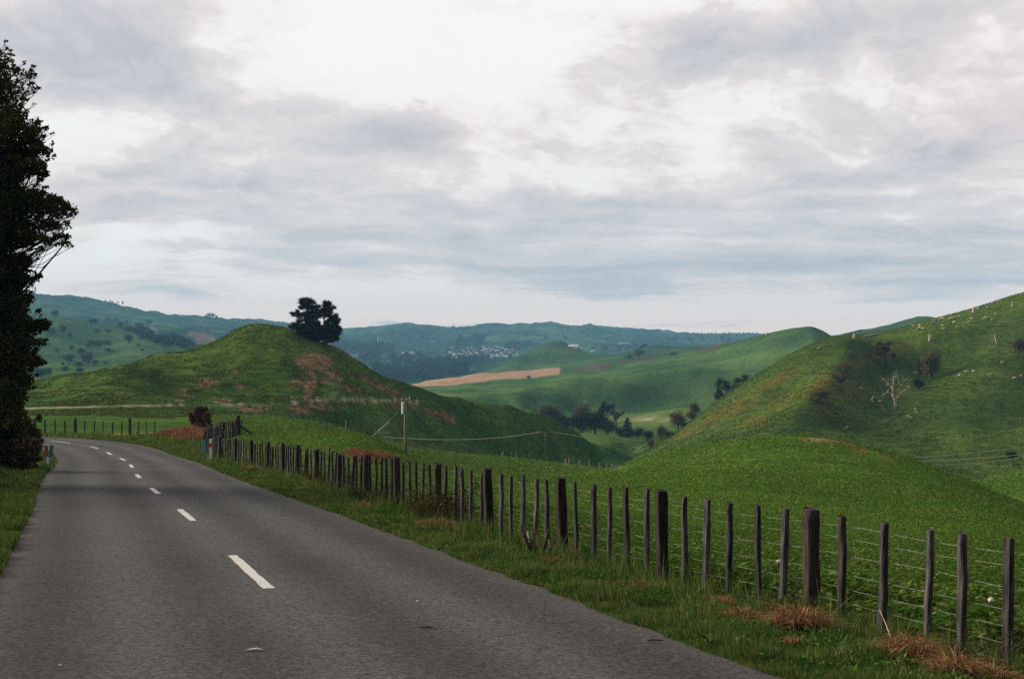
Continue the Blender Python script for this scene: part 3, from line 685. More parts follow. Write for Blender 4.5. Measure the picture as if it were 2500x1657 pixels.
# ------------------------------------------------------------------ road
def build_road():
    m, t, out = material('chipseal')
    pos = t.new('ShaderNodeNewGeometry').outputs['Position']
    lat = t.attr('lat')
    sp = t.noise(pos, 26.0, 5, 0.85)
    v = t.new('ShaderNodeTexVoronoi'); t.inp(v.inputs['Vector'], pos); v.inputs['Scale'].default_value = 75.0
    sx = t.new('ShaderNodeSeparateColor'); t.l.new(v.outputs['Color'], sx.inputs[0])
    patch = t.noise(pos, 0.25, 6, 0.6)
    # bitumen polished in the wheel tracks, loose pale chips between and by the edges
    wheel = t.math('MULTIPLY_ADD', t.math('COSINE', t.math('MULTIPLY', lat, 4.1)), 0.5, 0.5)
    mid = t.noise(pos, 15.0, 8, 0.9)
    f = t.math('ADD', t.math('MULTIPLY', t.ramp(sp, 0.30, 0.70), 0.5), t.math('MULTIPLY', sx.outputs[0], 0.5))
    f = t.math('ADD', t.math('MULTIPLY', f, 0.55), t.math('MULTIPLY', t.ramp(mid, 0.36, 0.64), 0.45))
    f = t.math('MULTIPLY_ADD', t.math('SUBTRACT', f, 0.5), 1.55, 0.5, True)
    col = t.mix(f, (0.0110, 0.0118, 0.0132), (0.116, 0.117, 0.120))
    k = t.math('ADD', t.math('MULTIPLY', wheel, 0.40), t.math('MULTIPLY_ADD', t.ramp(patch, 0.3, 0.7), 0.22, 0.70))
    hsv = t.new('ShaderNodeHueSaturation'); t.inp(hsv.inputs['Value'], k); t.l.new(col, hsv.inputs['Color'])
    edge = t.math('MULTIPLY', t.ramp(t.math('ABSOLUTE', lat), 2.55, 3.15), t.ramp(t.noise(pos, 2.2, 6, 0.7), 0.40, 0.62))
    col = t.mix(t.math('MULTIPLY', edge, 0.75), hsv.outputs[0], (0.085, 0.066, 0.046))
    surf(t, out, col, 0.96, t.math('ADD', sp, t.math('MULTIPLY', sx.outputs[0], 0.6)), 0.010, 1.0, 0.06)
    n = len(CLS); cols = 17
    V = []; lt = []
    jl = 0.09 * gnoise(CLS / 0.9, CLS * 0, 3) + 0.07 * gnoise(CLS / 0.35, CLS * 0, 5); jr = 0.09 * gnoise(CLS / 0.9, CLS * 0 + 4, 3) + 0.07 * gnoise(CLS / 0.35, CLS * 0 + 4, 5)
    for i in range(n):
        hw = float(half_w(CLY[i])) if CLX[i] > -60 else 3.3
        for c in range(cols):
            f = c / (cols - 1) * 2 - 1
            u = f * hw + (jr[i] if c == cols - 1 else jl[i] if c == 0 else 0)
            x = CLX[i] + CLTY[i] * u; y = CLY[i] - CLTX[i] * u
            V.append((x, y, float(road_z(y)) - 0.03 * max(0, abs(f) - 0.9) * 10)); lt.append(u)
    Fc = [(i * cols + c, i * cols + c + 1, (i + 1) * cols + c + 1, (i + 1) * cols + c) for i in range(n - 1) for c in range(cols - 1)]
    me = bpy.data.meshes.new('road'); me.from_pydata(V, [], Fc); me.materials.append(m)
    a = me.attributes.new('lat', 'FLOAT', 'POINT'); a.data.foreach_set('value', np.array(lt, np.float32))
    me.polygons.foreach_set('use_smooth', [True] * len(Fc)); me.update()
    tag(link('road', me), kind='structure')
    # centre dashes, three metres long every ten
    m2, t, out = material('road_paint')
    pos = t.new('ShaderNodeNewGeometry').outputs['Position']
    w = t.noise(pos, 30, 6, 0.8)
    col = t.mix(t.ramp(w, 0.36, 0.50), (0.16, 0.155, 0.15), (0.50, 0.485, 0.47))
    surf(t, out, col, 0.7, w, 0.004, 1, 0.3)
    mb = MB()
    def arc_at(px, py):
        z_d = np.linspace(9, 101, 1800)
        pyy = HY - road_z(z_d) / z_d * F
        dd = float(np.interp(-py, -pyy, z_d))
        x = (px - CX) / F * dd
        return float(road_dist([x], [dd])[1][0])
    for (a, b) in [((645, 1358), (540, 1283)), ((445, 1202), (405, 1177)), ((372, 1141), (350, 1128)), ((335, 1104), (320, 1096)), ((308, 1080), (297, 1073)), ((288, 1064), (274, 1058)), ((257, 1050), (243, 1045)), ((210, 1036), (187, 1031)), ((132, 1024), (100, 1019))]:
        s0 = arc_at(*a); s1 = arc_at(*b)
        ss = np.linspace(s0, s1, 12); hwd = 0.066
        cx = np.interp(ss, CLS, CLX); cy = np.interp(ss, CLS, CLY); tx = np.interp(ss, CLS, CLTX); ty = np.interp(ss, CLS, CLTY)
        V = []
        for i in range(12):
            for sgn in (-1, 1):
                e = hwd * (1 + 0.10 * rng.normal())
                X = cx[i] + sgn * e * ty[i]; Y = cy[i] - sgn * e * tx[i]
                V.append((X, Y, float(road_z(Y)) + 0.006))
        mb.add(V, [(2 * i, 2 * i + 1, 2 * i + 3, 2 * i + 2) for i in range(11)])
    tag(mb.build('road_markings', m2), kind='structure')

build_road()

# ------------------------------------------------------------------ grass of the verges (nobody could count it)
def blades(x, y, h, w, z=None, lean=0.45):
    n = len(x)
    if z is None: z = H(x, y)
    a = rng.random(n) * 2 * pi; b = rng.random(n) * 2 * pi; l = np.abs(rng.normal(size=n)) * lean * h
    bx = np.cos(a) * w / 2; by = np.sin(a) * w / 2
    V = np.empty((n, 3, 3))
    V[:, 0] = np.column_stack([x - bx, y - by, z - 0.02]); V[:, 1] = np.column_stack([x + bx, y + by, z - 0.02])
    V[:, 2] = np.column_stack([x + np.cos(b) * l, y + np.sin(b) * l, z + h])
    return V

def verge_grass():
    Vs = []
    mono = (CLY > 0) & (CLX > -31)
    def lateral(d, u):
        cx = np.interp(d, CLY[mono], CLX[mono]); tx = np.interp(d, CLY[mono], CLTX[mono]); ty = np.interp(d, CLY[mono], CLTY[mono])
        return cx + ty * u, d - tx * u
    # right verge up to and a little beyond the fence
    n = 330000
    d = np.exp(rng.uniform(np.log(8.5), np.log(96), n))
    u = rng.uniform(2.95, 8.2, n)
    u = np.where(rng.random(n) < 0.25, rng.uniform(2.92, 3.4, n), u)
    x, y = lateral(d, u)
    fx = np.where(y < 74, fence_x(y), -15.9 - 0.14 * (y - 74))
    keep = (x < fx + 0.9) & (u > half_w(d) - 0.08 + 0.16 * gnoise(x * 1.1, y * 1.1, 4))
    x, y, d, u = x[keep], y[keep], d[keep], u[keep]
    tall = 0.5 + 0.8 * smooth(-0.4, 0.6, fbm(x / 0.7, y / 0.7, 3, 77)) + 1.0 * np.exp(-((x - fence_x(y)) / 0.45) ** 2) * (0.4 + 0.6 * smooth(-.3, .5, gnoise(x / 1.3, y / 1.3, 12)))
    h = rng.uniform(0.05, 0.15, len(x)) * tall * smooth(2.9, 3.5, u - (half_w(d) - 3.02) + 0.3)
    w = np.maximum(0.008, 0.0011 * d) * rng.uniform(0.7, 1.5, len(x))
    Vs.append(blades(x, y, h, w))
    # left verge
    n = 150000
    d = np.exp(rng.uniform(np.log(14), np.log(85), n)); u = -rng.uniform(2.95, 9.0, n); u = np.where(rng.random(n) < 0.25, -rng.uniform(2.95, 3.5, n), u)
    x, y = lateral(d, u)
    keep = (-u > half_w(d) - 0.05 + 0.14 * gnoise(x, y, 4)); x, y, d, u = x[keep], y[keep], d[keep], u[keep]
    tall = 0.6 + 0.9 * smooth(-0.4, 0.6, fbm(x / 0.9, y / 0.9, 3, 78)) + 2.6 * smooth(4.0, 6.0, -u) * (0.5 + smooth(-.3, .5, gnoise(x / 1.5, y / 1.5, 13)))
    h = rng.uniform(0.06, 0.17, len(x)) * tall; w = np.maximum(0.009, 0.0011 * d) * rng.uniform(0.7, 1.5, len(x))
    Vs.append(blades(x, y, h, w))
    # outside of the bend and the strip below the far fence
    n = 90000
    x = rng.uniform(-52, -14, n); y = rng.uniform(74, 118, n)
    rd, _ = road_dist(x, y)
    keep = (rd > 3.25) & (rd < 11) & (rng.random(n) < np.exp(-(rd - 3.2) / 5.0)); x, y, rd = x[keep], y[keep], rd[keep]
    h = rng.uniform(0.1, 0.3, len(x)) * (0.5 + smooth(-.3, .5, fbm(x / 2, y / 2, 2, 8))) * smooth(2.8, 4.5, rd); w = rng.uniform(0.06, 0.14, len(x))
    Vs.append(blades(x, y, h, w))
    # taller seeding stalks along the fence
    n = 5200
    d = np.exp(rng.uniform(np.log(9), np.log(74), n)); x = fence_x(d) + rng.normal(size=n) * 0.45 - 0.15; k = fbm(x / 1.2, d / 1.2, 2, 55) > -0.15; x, d = x[k], d[k]
    Vs.append(blades(x, d, rng.uniform(0.22, 0.52, len(x)), np.maximum(0.006, 0.0008 * d), None, 0.5))
    V = np.concatenate(Vs)
    o = link('roadside_grass', poly_mesh('roadside_grass', V, 3, M['grass'], rng.random(len(V)))); tag(o, 'short green grass on both road verges up to the fence', 'grass', kind='stuff')
    # low broad leaved weeds in the verge
    n = 60000
    d = np.exp(rng.uniform(np.log(8.5), np.log(60), n)); u = rng.uniform(3.05, 7.6, n)
    x, y = lateral(d, u)
    keep = (x < fence_x(y) + 0.6) & (fbm(x / 1.1, y / 1.1, 2, 91) > -0.05); x, y, d = x[keep], y[keep], d[keep]
    z = H(x, y) + rng.uniform(0.01, 0.11, len(x))
    q = leaf_quads(np.column_stack([x, y, z]), np.maximum(0.035, 0.0019 * d) * rng.uniform(0.7, 1.6, len(x)), 0.7, 0.5)
    o = link('ground_weeds', poly_mesh('ground_weeds', q, 4, M['grass'], rng.random(len(q)) * 0.7)); tag(o, 'low broad leaved weeds growing through the verge grass', 'weeds', kind='stuff')

verge_grass()

def slope_at(x, y):
    """ground normal, looked up from a coarse bearing/distance table"""
    ga = np.linspace(-0.32, 0.50, 260); gr = np.linspace(np.log(8.5), np.log(560), 260)
    A, R = np.meshgrid(ga, gr, indexing='ij'); rr = np.exp(R); X = (rr * np.sin(A)).ravel(); Y = (rr * np.cos(A)).ravel()
    e = 0.02 * rr.ravel() + 0.3
    z0 = H(X, Y); sx = ((H(X + e, Y) - z0) / e).reshape(A.shape); sy = ((H(X, Y + e) - z0) / e).reshape(A.shape)
    fa = np.clip((np.arctan2(x, y) - ga[0]) / (ga[1] - ga[0]), 0, 258.99); fr = np.clip((np.log(np.hypot(x, y)) - gr[0]) / (gr[1] - gr[0]), 0, 258.99)
    i = fa.astype(int); j = fr.astype(int); u = fa - i; v = fr - j
    def bl(g): return g[i, j] * (1 - u) * (1 - v) + g[i + 1, j] * u * (1 - v) + g[i, j + 1] * (1 - u) * v + g[i + 1, j + 1] * u * v
    n = np.column_stack([-bl(sx) * 1.25, -bl(sy) * 1.25, np.ones(len(x))])
    return n / np.linalg.norm(n, axis=1, keepdims=True)

def paddock_leaves():
    n = 900000
    px = rng.uniform(430, 2720, n); d = np.exp(rng.uniform(np.log(9.5), np.log(480), n))
    x = (px - CX) / F * d; y = d
    fx = np.where(y < 74, fence_x(y) + 0.25, np.interp(y, (74, 108), (-15.5, -20.0)))
    keep = np.where(y < 108, x > fx, (px > 490) & ((px < 1450) | (px > 2235) | (y < 168))) & ~((y > 168) & (px > 1400) & (px < 2235)) & ~((y > 235) & (px > 1430))
    x, y, d, px = x[keep], y[keep], d[keep], px[keep]
    py0 = HY - H(x, y) / y * F
    keep = ~((y > 105) & (py0 < field_edge(px)) & (px < 1440)); x, y, d, px, py0 = x[keep], y[keep], d[keep], px[keep], py0[keep]
    bank = np.exp(-((px - 842) / 34) ** 2 - ((py0 - 1066) / 13) ** 2) * (d > 48) * (d < 90) + np.exp(-((px - 1890) / 60) ** 2 - ((py0 - 1016) / 6) ** 2) * (d > 100)+ np.exp(-((px - 2010) / 80) ** 2 - ((py0 - .4 * (px - 2010) - 1048) / 9) ** 2) * (d > 95)
    keep = (rng.random(len(x)) > bank * 0.9); x, y, d = x[keep], y[keep], d[keep]
    near = np.exp(-((x - fence_x(y)) / 3.5) ** 2) * (y < 60)
    tall = 0.10 + 0.22 * near * smooth(-.2, .5, fbm(x / 1.1, y / 1.1, 2, 19)) + 0.16 * smooth(-0.5, 0.6, fbm(x / 1.6, y / 1.6, 3, 17)) + 0.10 * smooth(-.2, .6, fbm(x / 9, y / 9, 2, 18))
    z = H(x, y) + tall * rng.random(len(x)) ** 0.6
    q = leaf_quads(np.column_stack([x, y, z]), np.maximum(0.055 + 0.05 * near * rng.random(len(x)), 0.00145 * np.minimum(d, 240)) * rng.uniform(0.6, 1.5, len(x)), 0.62, 0.35, slope=slope_at(x, y))
    o = link('paddock_leaves', poly_mesh('paddock_leaves', q, 4, M['crop'], rng.random(len(q)))); tag(o, 'bright green leafy fodder growing across the paddock behind the fence', 'crop', kind='stuff')
    # rough grass on the knoll and the big hill
    n = 260000
    px = np.concatenate([rng.uniform(0, 1420, n // 2), rng.uniform(1450, 2560, n // 2)]); d = np.concatenate([np.exp(rng.uniform(np.log(205), np.log(440), n // 2)), np.exp(rng.uniform(np.log(280), np.log(700), n // 2))])
    x = (px - CX) / F * d
    z = H(x, d)
    py0 = HY - z / d * F
    keep = ~((d < 330) & (px < 1400) & (py0 > field_edge(px) - 2) & (px > 400)) & (fbm(x / 6, d / 6, 3, 5) > -0.35)
    ty = np.interp(px, (60, 200, 300, 450, 560, 640, 700, 770, 850, 930, 990), (943, 940, 937, 935, 934, 932, 927, 921, 924, 925, 928))
    keep &= ~((px < 990) & (py0 - ty > -3) & (py0 - ty < 5))
    x, d, z = x[keep], d[keep], z[keep]
    V = blades(x, d, rng.uniform(0.10, 0.36, len(x)) * (0.6 + 0.8 * smooth(-.3, .6, fbm(x / 14, d / 14, 2, 6))), rng.uniform(0.25, 0.7, len(x)), z, 0.7)
    mt = mat_leaf('rough_hill_grass', [(0.035, 0.072, 0.015), (0.100, 0.148, 0.032), (0.17, 0.145, 0.05)], 0.15, 0.06)
    o = link('hill_grass', poly_mesh('hill_grass', V, 3, mt, rng.random(len(V)) * 0.95)); tag(o, 'rough tufted grass on the knoll and the big right hill', 'grass', kind='stuff')

paddock_leaves()

# ------------------------------------------------------------------ fences
M['green_stem'] = mat_plain('green_stem', (0.06, 0.10, 0.03), (0.14, 0.19, 0.08), 20, 0.9, 0.002)
def stake_mesh(name, w, t, h, mat, seed, below=0.35, slant=0.012):
    r = np.random.default_rng(seed)
    zs = [-below, 0.0, 0.33 * h, 0.66 * h, 0.92 * h, h]
    V = []; ch = 0.28
    prof = [(-1, -1 + ch), (-1 + ch, -1), (1 - ch, -1), (1, -1 + ch), (1, 1 - ch), (1 - ch, 1), (-1 + ch, 1), (-1, 1 - ch)]
    wob = r.normal(size=(6, 2)) * 0.006
    for i, z in enumerate(zs):
        k = (1.06 - 0.08 * i / 5) * (1 + 0.05 * r.normal()) * (0.93 if i == 5 else 1)
        for (a, b) in prof:
            dz = slant * (a * 0.6 + b * 0.5 * r.random()) + r.normal() * 0.006 if i == 5 else 0
            V.append((a * w / 2 * k + wob[i, 0] + r.normal() * 0.003, b * t / 2 * k + wob[i, 1] + r.normal() * 0.003, z + dz))
    Fc = [(i * 8 + k, i * 8 + (k + 1) % 8, (i + 1) * 8 + (k + 1) % 8, (i + 1) * 8 + k) for i in range(5) for k in range(8)]
    Fc += [tuple(range(8))[::-1], tuple(range(40, 48))]
    mb = MB(); mb.add(V, Fc)
    return mb.mesh(name, mat)

POSTS = [stake_mesh('post', 0.138, 0.125, 1.0, M['post'], 100 + i) for i in range(5)]
BATTENS = [stake_mesh('batten', 0.076, 0.055, 1.0, M['batten'], 200 + i, 0.2, 0.01) for i in range(6)]
PALE = [stake_mesh('post', 0.10, 0.09, 1.0, M['pale_post'], 300 + i) for i in range(3)]
GREY = [stake_mesh('post', 0.13, 0.12, 1.0, M['grey_post'], 320 + i) for i in range(3)]
GREYB = [stake_mesh('batten', 0.07, 0.05, 1.0, M['grey_post'], 340 + i) for i in range(3)]

def stake(root, name, meshes, p, h, rz, lean=0.03, r=rng, wscale=1.0):
    o = bpy.data.objects.new(name, meshes[int(r.integers(len(meshes)))]); COL.objects.link(o); o.parent = root
    rl = root.location
    o.location = (p[0] - rl[0], p[1] - rl[1], p[2] - rl[2])
    o.scale = (wscale, wscale, h)
    o.rotation_euler = (r.normal() * lean, r.normal() * lean, rz + r.normal() * 0.12)
    return o

def wire_run(root, pts, heights, rad, mat, side=(0.05, 0.02), barbed=(), sag=0.012):
    rl = np.array(root.location)
    for hi, hh in enumerate(heights):
        mb = MB(); line_ = []
        for i in range(len(pts) - 1):
            a = np.array(pts[i]); b = np.array(pts[i + 1])
            for k in range(4):
                f = k / 4
                q = a + (b - a) * f; q[2] += hh - sag * 4 * f * (1 - f) * (1 + 0.5 * rng.random()) + rng.normal() * 0.006
                q[0] += side[0]; q[1] += side[1]
                line_.append(q - rl)
        q = np.array(pts[-1], float); q[2] += hh; line_.append(q - rl)
        mb.tube(line_, rad, 3, False)
        if hi in barbed:
            L = np.array(line_)
            for i in range(len(L) - 1):
                n = max(1, int(np.linalg.norm(L[i + 1] - L[i]) / 0.13))
                if L[i][1] + rl[1] > 26: continue
                for k in range(n):
                    c = L[i] + (L[i + 1] - L[i]) * (k + 0.5) / n
                    for s in (-1, 1):
                        v = np.array((rng.normal() * 0.008, rng.normal() * 0.012, 0.017 * s))
                        mb.tube([c - v, c + v], rad * 0.75, 3, False)
        mb.build('wire', mat, root)

def roadside_fence():
    root = empty('post_and_batten_fence', (FENCE[1][0], FENCE[1][1], h1(*FENCE[1])), 'long dark fence of posts, thin battens and wire along the right road verge', 'fence')
    foot = H(FENCE[:, 0], FENCE[:, 1])
    # post tops read off along the line
    top = {2: 1176, 3: 1132, 4: 1103, 5: 1081, 6: 1070, 7: 1055, 8: 1049, 9: 1049, 10: 1037}
    BT = np.array([(850, 1053), (960, 1066), (1058, 1080), (1113, 1088), (1164, 1093), (1268, 1107), (1345, 1114), (1493, 1131), (1587, 1147), (1803, 1174), (1963, 1196), (2127, 1220), (2335, 1243), (2466, 1258)], float).T
    pts = []
    for i, (x, y) in enumerate(FENCE):
        z = foot[i]
        h = (HY - top[i]) / F * y - z if i in top else 1.16 + 0.05 * rng.normal()
        h = float(np.clip(h, 1.0, 1.34))
        dx, dy = FENCE[min(i + 1, len(FENCE) - 1)] - FENCE[max(i - 1, 0)]
        stake(root, 'post', POSTS, (x, y, z), h, math.atan2(dy, dx), 0.018, wscale=1.0 + 0.12 * rng.random())
        pts.append((x, y, z))
        if i + 1 < len(FENCE):
            for k in range(1, 6):
                f = k / 6 + rng.normal() * 0.012
                bx = x + (FENCE[i + 1][0] - x) * f; by = y + (FENCE[i + 1][1] - y) * f
                bz = h1(bx, by)
                if i >= 18: continue
                bpx = CX + F * bx / by
                bh = (HY - np.interp(bpx, BT[0], BT[1]) + 1.5 * rng.normal()) / F * by - bz - 0.03 if i >= 1 and by < 38 else 1.05 + 0.035 * rng.normal()
                bh = float(np.clip(bh, 0.9, 1.32))
                stake(root, 'batten', BATTENS, (bx, by, bz + 0.03), bh, math.atan2(dy, dx), 0.016, wscale=0.9 + 0.25 * rng.random())
    wire_run(root, pts, [0.12, 0.27, 0.42, 0.57, 0.76, 0.93, 1.05], 0.0016, M['wire'], barbed=(4, 6))
roadside_fence()

def run_fence(name, label, cat, pts, spacing, meshes, hgt, thin=None, thin_h=None, every=6, wires=(), wrad=0.003, lean=0.03, wscale=1.0, group=None, parts=('post', 'batten')):
    """posts every so often along a plan line, thinner battens between them"""
    pts = np.array(pts, float)
    s = np.r_[0, np.cumsum(np.hypot(*np.diff(pts, axis=0).T))]
    ss = np.arange(0, s[-1] + 0.01, spacing)
    x = np.interp(ss, s, pts[:, 0]); y = np.interp(ss, s, pts[:, 1]); z = H(x, y)
    root = empty(name, (x[0], y[0], z[0]), label, cat, group)
    for i in range(len(ss)):
        a = math.atan2(y[min(i + 1, len(x) - 1)] - y[max(i - 1, 0)], x[min(i + 1, len(x) - 1)] - x[max(i - 1, 0)])
        if i % every == 0 or thin is None:
            stake(root, parts[0], meshes, (x[i], y[i], z[i]), hgt * (1 + 0.05 * rng.normal()), a, lean, wscale=wscale * (1 + 0.1 * rng.normal()))
        else:
            stake(root, parts[1], thin, (x[i], y[i], z[i]), thin_h * (1 + 0.06 * rng.normal()), a, lean, wscale=wscale * (1 + 0.1 * rng.normal()))
    if len(wires):
        wire_run(root, [(a, b, c) for a, b, c in zip(x[::max(1, every // 2)], y[::max(1, every // 2)], z[::max(1, every // 2)])], wires, wrad, M['wire'], (0, 0.04))
    return root

# corner of the fence by the marker posts: a second line of battens running back to a strainer post
corner = run_fence('batten_fence', 'ragged row of crowded dark battens running back from the fence corner to a strainer post', 'fence',
                   [(-15.95, 74.3), (-16.9, 79), (-18.0, 86), (-19.2, 95), (-20.6, 107)], 1.05, POSTS, 1.3, BATTENS, 1.22, 9, (0.2, 0.45, 0.7, 0.95, 1.1), 0.005, 0.05, 1.35)
rl = np.array(corner.location)
mb = MB()
for k in range(40):     # loose netting hung over the battens
    f0 = rng.random(); y0 = 75 + 26 * f0; x0 = np.interp(y0, (74.3, 86, 95, 107), (-15.95, -18, -19.2, -20.6)); z0 = h1(x0, y0) + rng.uniform(0.3, 1.25)
    p = [np.array((x0, y0, z0))]
    for q in range(5): p.append(p[-1] + np.array((rng.normal() * 0.25 - .1, rng.uniform(0.2, 0.9), rng.normal() * 0.22)))
    mb.tube(np.array(p) - rl, 0.009, 3, False)
mb.build('wire_netting', M['batten'], corner)
sp_ = np.array((-20.7, 107.6, h1(-20.7, 107.6)))
stake(corner, 'strainer_post', [stake_mesh('strainer_post', 0.26, 0.25, 1.0, M['post'], 77)], sp_, 1.5, 0.2, 0.01)
mb = MB(); mb.tube([sp_ - rl + (0.1, -0.1, 0.75), sp_ - rl + (1.3, -0.6, 0.0)], 0.09, 7); mb.build('brace', M['post'], corner)

px_ = lambda L: [((p - CX) / F * d, d) for (p, d) in L]
run_fence('post_and_batten_fence', 'dark fence on the outside of the far road bend, left of the brown bank', 'fence',
          [(-58, 111), (-48, 110.5), (-40, 110), (-33, 109.0), (-29.5, 107.8), (-26.2, 106)], 0.82, POSTS, 1.33, BATTENS, 1.02, 6, (0.3, 0.6, 0.9), 0.004, 0.03, 1.25)
run_fence('paddock_fence', 'thin grey fence crossing the paddock behind the bright green mound', 'fence',
          px_([(556, 109), (600, 112), (660, 116), (720, 119), (790, 121), (850, 123), (885, 126)]), 2.05, GREY, 1.25, GREYB, 1.1, 7, (0.4, 0.8, 1.05), 0.004, 0.04, 1.1)
kf = px_([(360, 262), (430, 265), (510, 268), (620, 272), (700, 274), (760, 277), (800, 280), (840, 285)])
run_fence('paddock_fence', 'distant row of pale posts along the foot of the knoll behind the bushy shrub', 'fence', kf, 0.9 if False else 1.25, PALE, 1.08, None, None, 1, (), 0, 0.03, 1.0)
kf = []
for p_ in np.linspace(870, 1440, 40):
    q = hit(p_, float(field_edge(p_)), 210, 470); kf.append((q[0], q[1]))
run_fence('paddock_fence', 'distant pale posts along the lower edge of the green field by the valley pole', 'fence', kf, 3.0, PALE, 1.12, None, None, 1, (), 0, 0.03, 1.25)

# ------------------------------------------------------------------ road marker posts
def marker(px, d, h, label, teal=False):
    p = at(px, d)
    root = empty('road_marker', p, label, 'road marker', None, 0.15)
    mb = MB(); w, t = 0.055, 0.022
    mat = M['teal_paint'] if teal else M['white_paint']
    z0, z1, z2 = -0.2, 0.66 * h, 0.82 * h
    if teal:
        mb.box((0, 0, (h - 0.2) / 2), (0.075, 0.02, (h + 0.2) / 2)); mb.box((0, 0.026, (h - 0.2) / 2), (0.03, 0.006, (h + 0.2) / 2 - 0.03)); mb.build('post', mat, root)
        mb = MB(); mb.box((0, 0, h + 0.008), (0.079, 0.024, 0.008)); mb.build('cap', mat, root)
    else:
        mb.box((0, 0, (h - 0.2) / 2), (w * 1.15, t, (h + 0.2) / 2)); mb.box((0, 0.03, (h - 0.2) / 2), (0.02, 0.008, (h + 0.2) / 2 - 0.03)); mb.build('post', mat, root)
        mb = MB()
        mb.box((0, -t - 0.003, (z1 + z2) / 2), (w * 1.2, 0.003, (z2 - z1) / 2)); mb.box((-w * 1.15 - 0.003, 0, (z1 + z2) / 2), (0.003, t, (z2 - z1) / 2)); mb.box((w * 1.15 + 0.003, 0, (z1 + z2) / 2), (0.003, t, (z2 - z1) / 2))
        mb.build('red_band', M['red_band'], root)
        mb = MB(); mb.box((0, 0, h + 0.008), (w * 1.2, t * 1.2, 0.008)); mb.build('cap', mat, root)
    return root
marker(486, 63.5, 1.03, 'white marker post with a red band on the right verge of the bend')
marker(471, 68.5, 0.92, 'teal painted post just left of the red banded marker', True)
p = at(111, 57)
root = empty('road_marker', p, 'thin white marker with a rusty red plate on the left verge beside the brush', 'road marker', None, 0.1); root.rotation_euler = (0, -0.06, 0.1)
mb = MB(); mb.box((0, 0, 0.36), (0.035, 0.012, 0.5)); mb.box((0, 0.016, 0.36), (0.012, 0.005, 0.48)); mb.build('post', M['white_paint'], root)
mb = MB(); mb.box((-0.01, -0.03, 0.62), (0.065, 0.012, 0.19)); mb.box((-0.01, -0.03, 0.83), (0.05, 0.012, 0.03)); mb.build('red_plate', mat_plain('rusty_plate', (0.20, 0.075, 0.05), (0.32, 0.13, 0.09), 12, 0.8, 0.003), root)
p = at(118, 57.6)
root = empty('marker_panel', p, 'small dark blue panel leaning behind the thin white marker', 'panel', None, 0.3)
mb = MB(); c, s = cos(0.18), sin(0.18)
mb.box((0, 0, 0.62), (0.075, 0.012, 0.23), [[c, 0, s], [0, 1, 0], [-s, 0, c]]); mb.build('plate', M['blue_panel'], root)
mb = MB(); mb.tube([(0.02, 0.03, -0.15), (0.05, 0.03, 0.6)], 0.014, 6); mb.build('stake', M['blue_panel'], root)

# ------------------------------------------------------------------ poles and lines
def power_pole(px, d, toppy, r0, r1, label, near=True):
    p = at(px, d); ht = (HY - toppy) / F * d - p[2]
    root = empty('power_pole', p, label, 'power pole')
    mb = MB(); mb.tube([(0, 0, -0.5), (0.01, 0, ht * 0.3), (0, 0, ht * 0.65), (0.0, 0, ht)], [r0, r0 * 0.95, (r0 + r1) / 2, r1], 9); mb.build('shaft', M['pole'], root, True)
    if near:
        mb = MB(); mb.tube([(-0.33, -0.05, ht - 1.75), (-0.33, -0.05, ht - 0.45)], [0.15, 0.15], 10); mb.tube([(-0.33, -0.05, ht - 0.45), (-0.33, -0.05, ht - 0.35)], [0.15, 0.06], 10); mb.build('transformer', M['white_paint'], root, False)
        mb = MB(); mb.box((-0.16, -0.03, ht - 0.7), (0.17, 0.03, 0.04)); mb.box((-0.16, -0.03, ht - 1.4), (0.17, 0.03, 0.04)); mb.build('bracket', M['pole'], root)
        mb = MB(); mb.box((0.05, 0, ht - 0.1), (0.55, 0.05, 0.055)); mb.build('crossarm', M['pole'], root)
        for x in (-0.42, 0.1, 0.52):
            mb = MB(); mb.tube([(x, 0, ht - 0.045), (x, 0, ht + 0.05), (x, 0, ht + 0.1), (x, 0, ht + 0.16)], [0.02, 0.055, 0.04, 0.05], 8); mb.build('insulator', M['white_paint'], root)
    else:
        mb = MB(); mb.box((0.1, 0, ht - 0.12), (1.5, 0.07, 0.08)); mb.build('crossarm', M['pole'], root)
        mb = MB(); mb.tube([(-0.02, -0.2, ht * 0.30), (-0.02, -0.2, ht * 0.43)], 0.16, 8); mb.build('meter_box', M['white_paint'], root)
    return root, p + (0, 0, ht)
_, top1 = power_pole(937, 172, 922, 0.22, 0.15, 'tall timber power pole with a white transformer standing behind the road fence')
_, top2 = power_pole(1260, 384, 997, 0.24, 0.19, 'thin pale pole standing in the valley at the pale post fence', False)

def cable(name, a, b, sag, rad, label, mat, group=None, n=14, cat='cable'):
    a = np.array(a); b = np.array(b)
    mb = MB(); pts = []
    for k in range(n + 1):
        f = k / n; q = a + (b - a) * f; q[2] -= sag * 4 * f * (1 - f); pts.append(q - a)
    mb.tube(pts, rad, 5)
    o = link(name, mb.mesh(name, mat, True)); o.location = a
    return tag(o, label, cat, group)
M['cable'] = mat_plain('pale_cable', (0.40, 0.40, 0.22), (0.52, 0.52, 0.30), 1, 0.7, 0)
g = 'power cables'
cable('power_cable', P(886, 1009, 262), top2 + (-1.3, 0, 0), 1.2, 0.085, 'pale sagging cable left of the thin valley pole', M['cable'], g)
cable('power_cable', top2 + (1.4, 0, 0), P(1500, 1030, 600), 0.2, 0.10, 'pale cable running down right from the thin valley pole', M['cable'], g)
cable('power_cable', P(2010, 1062, 250), P(2420, 1024, 300), 0.5, 0.065, 'uppermost of the three pale cables crossing the big right hill', M['cable'], g)
cable('power_cable', P(2040, 1068, 240), P(2420, 1043, 280), 0.4, 0.065, 'middle one of the three pale cables crossing the big right hill', M['cable'], g)
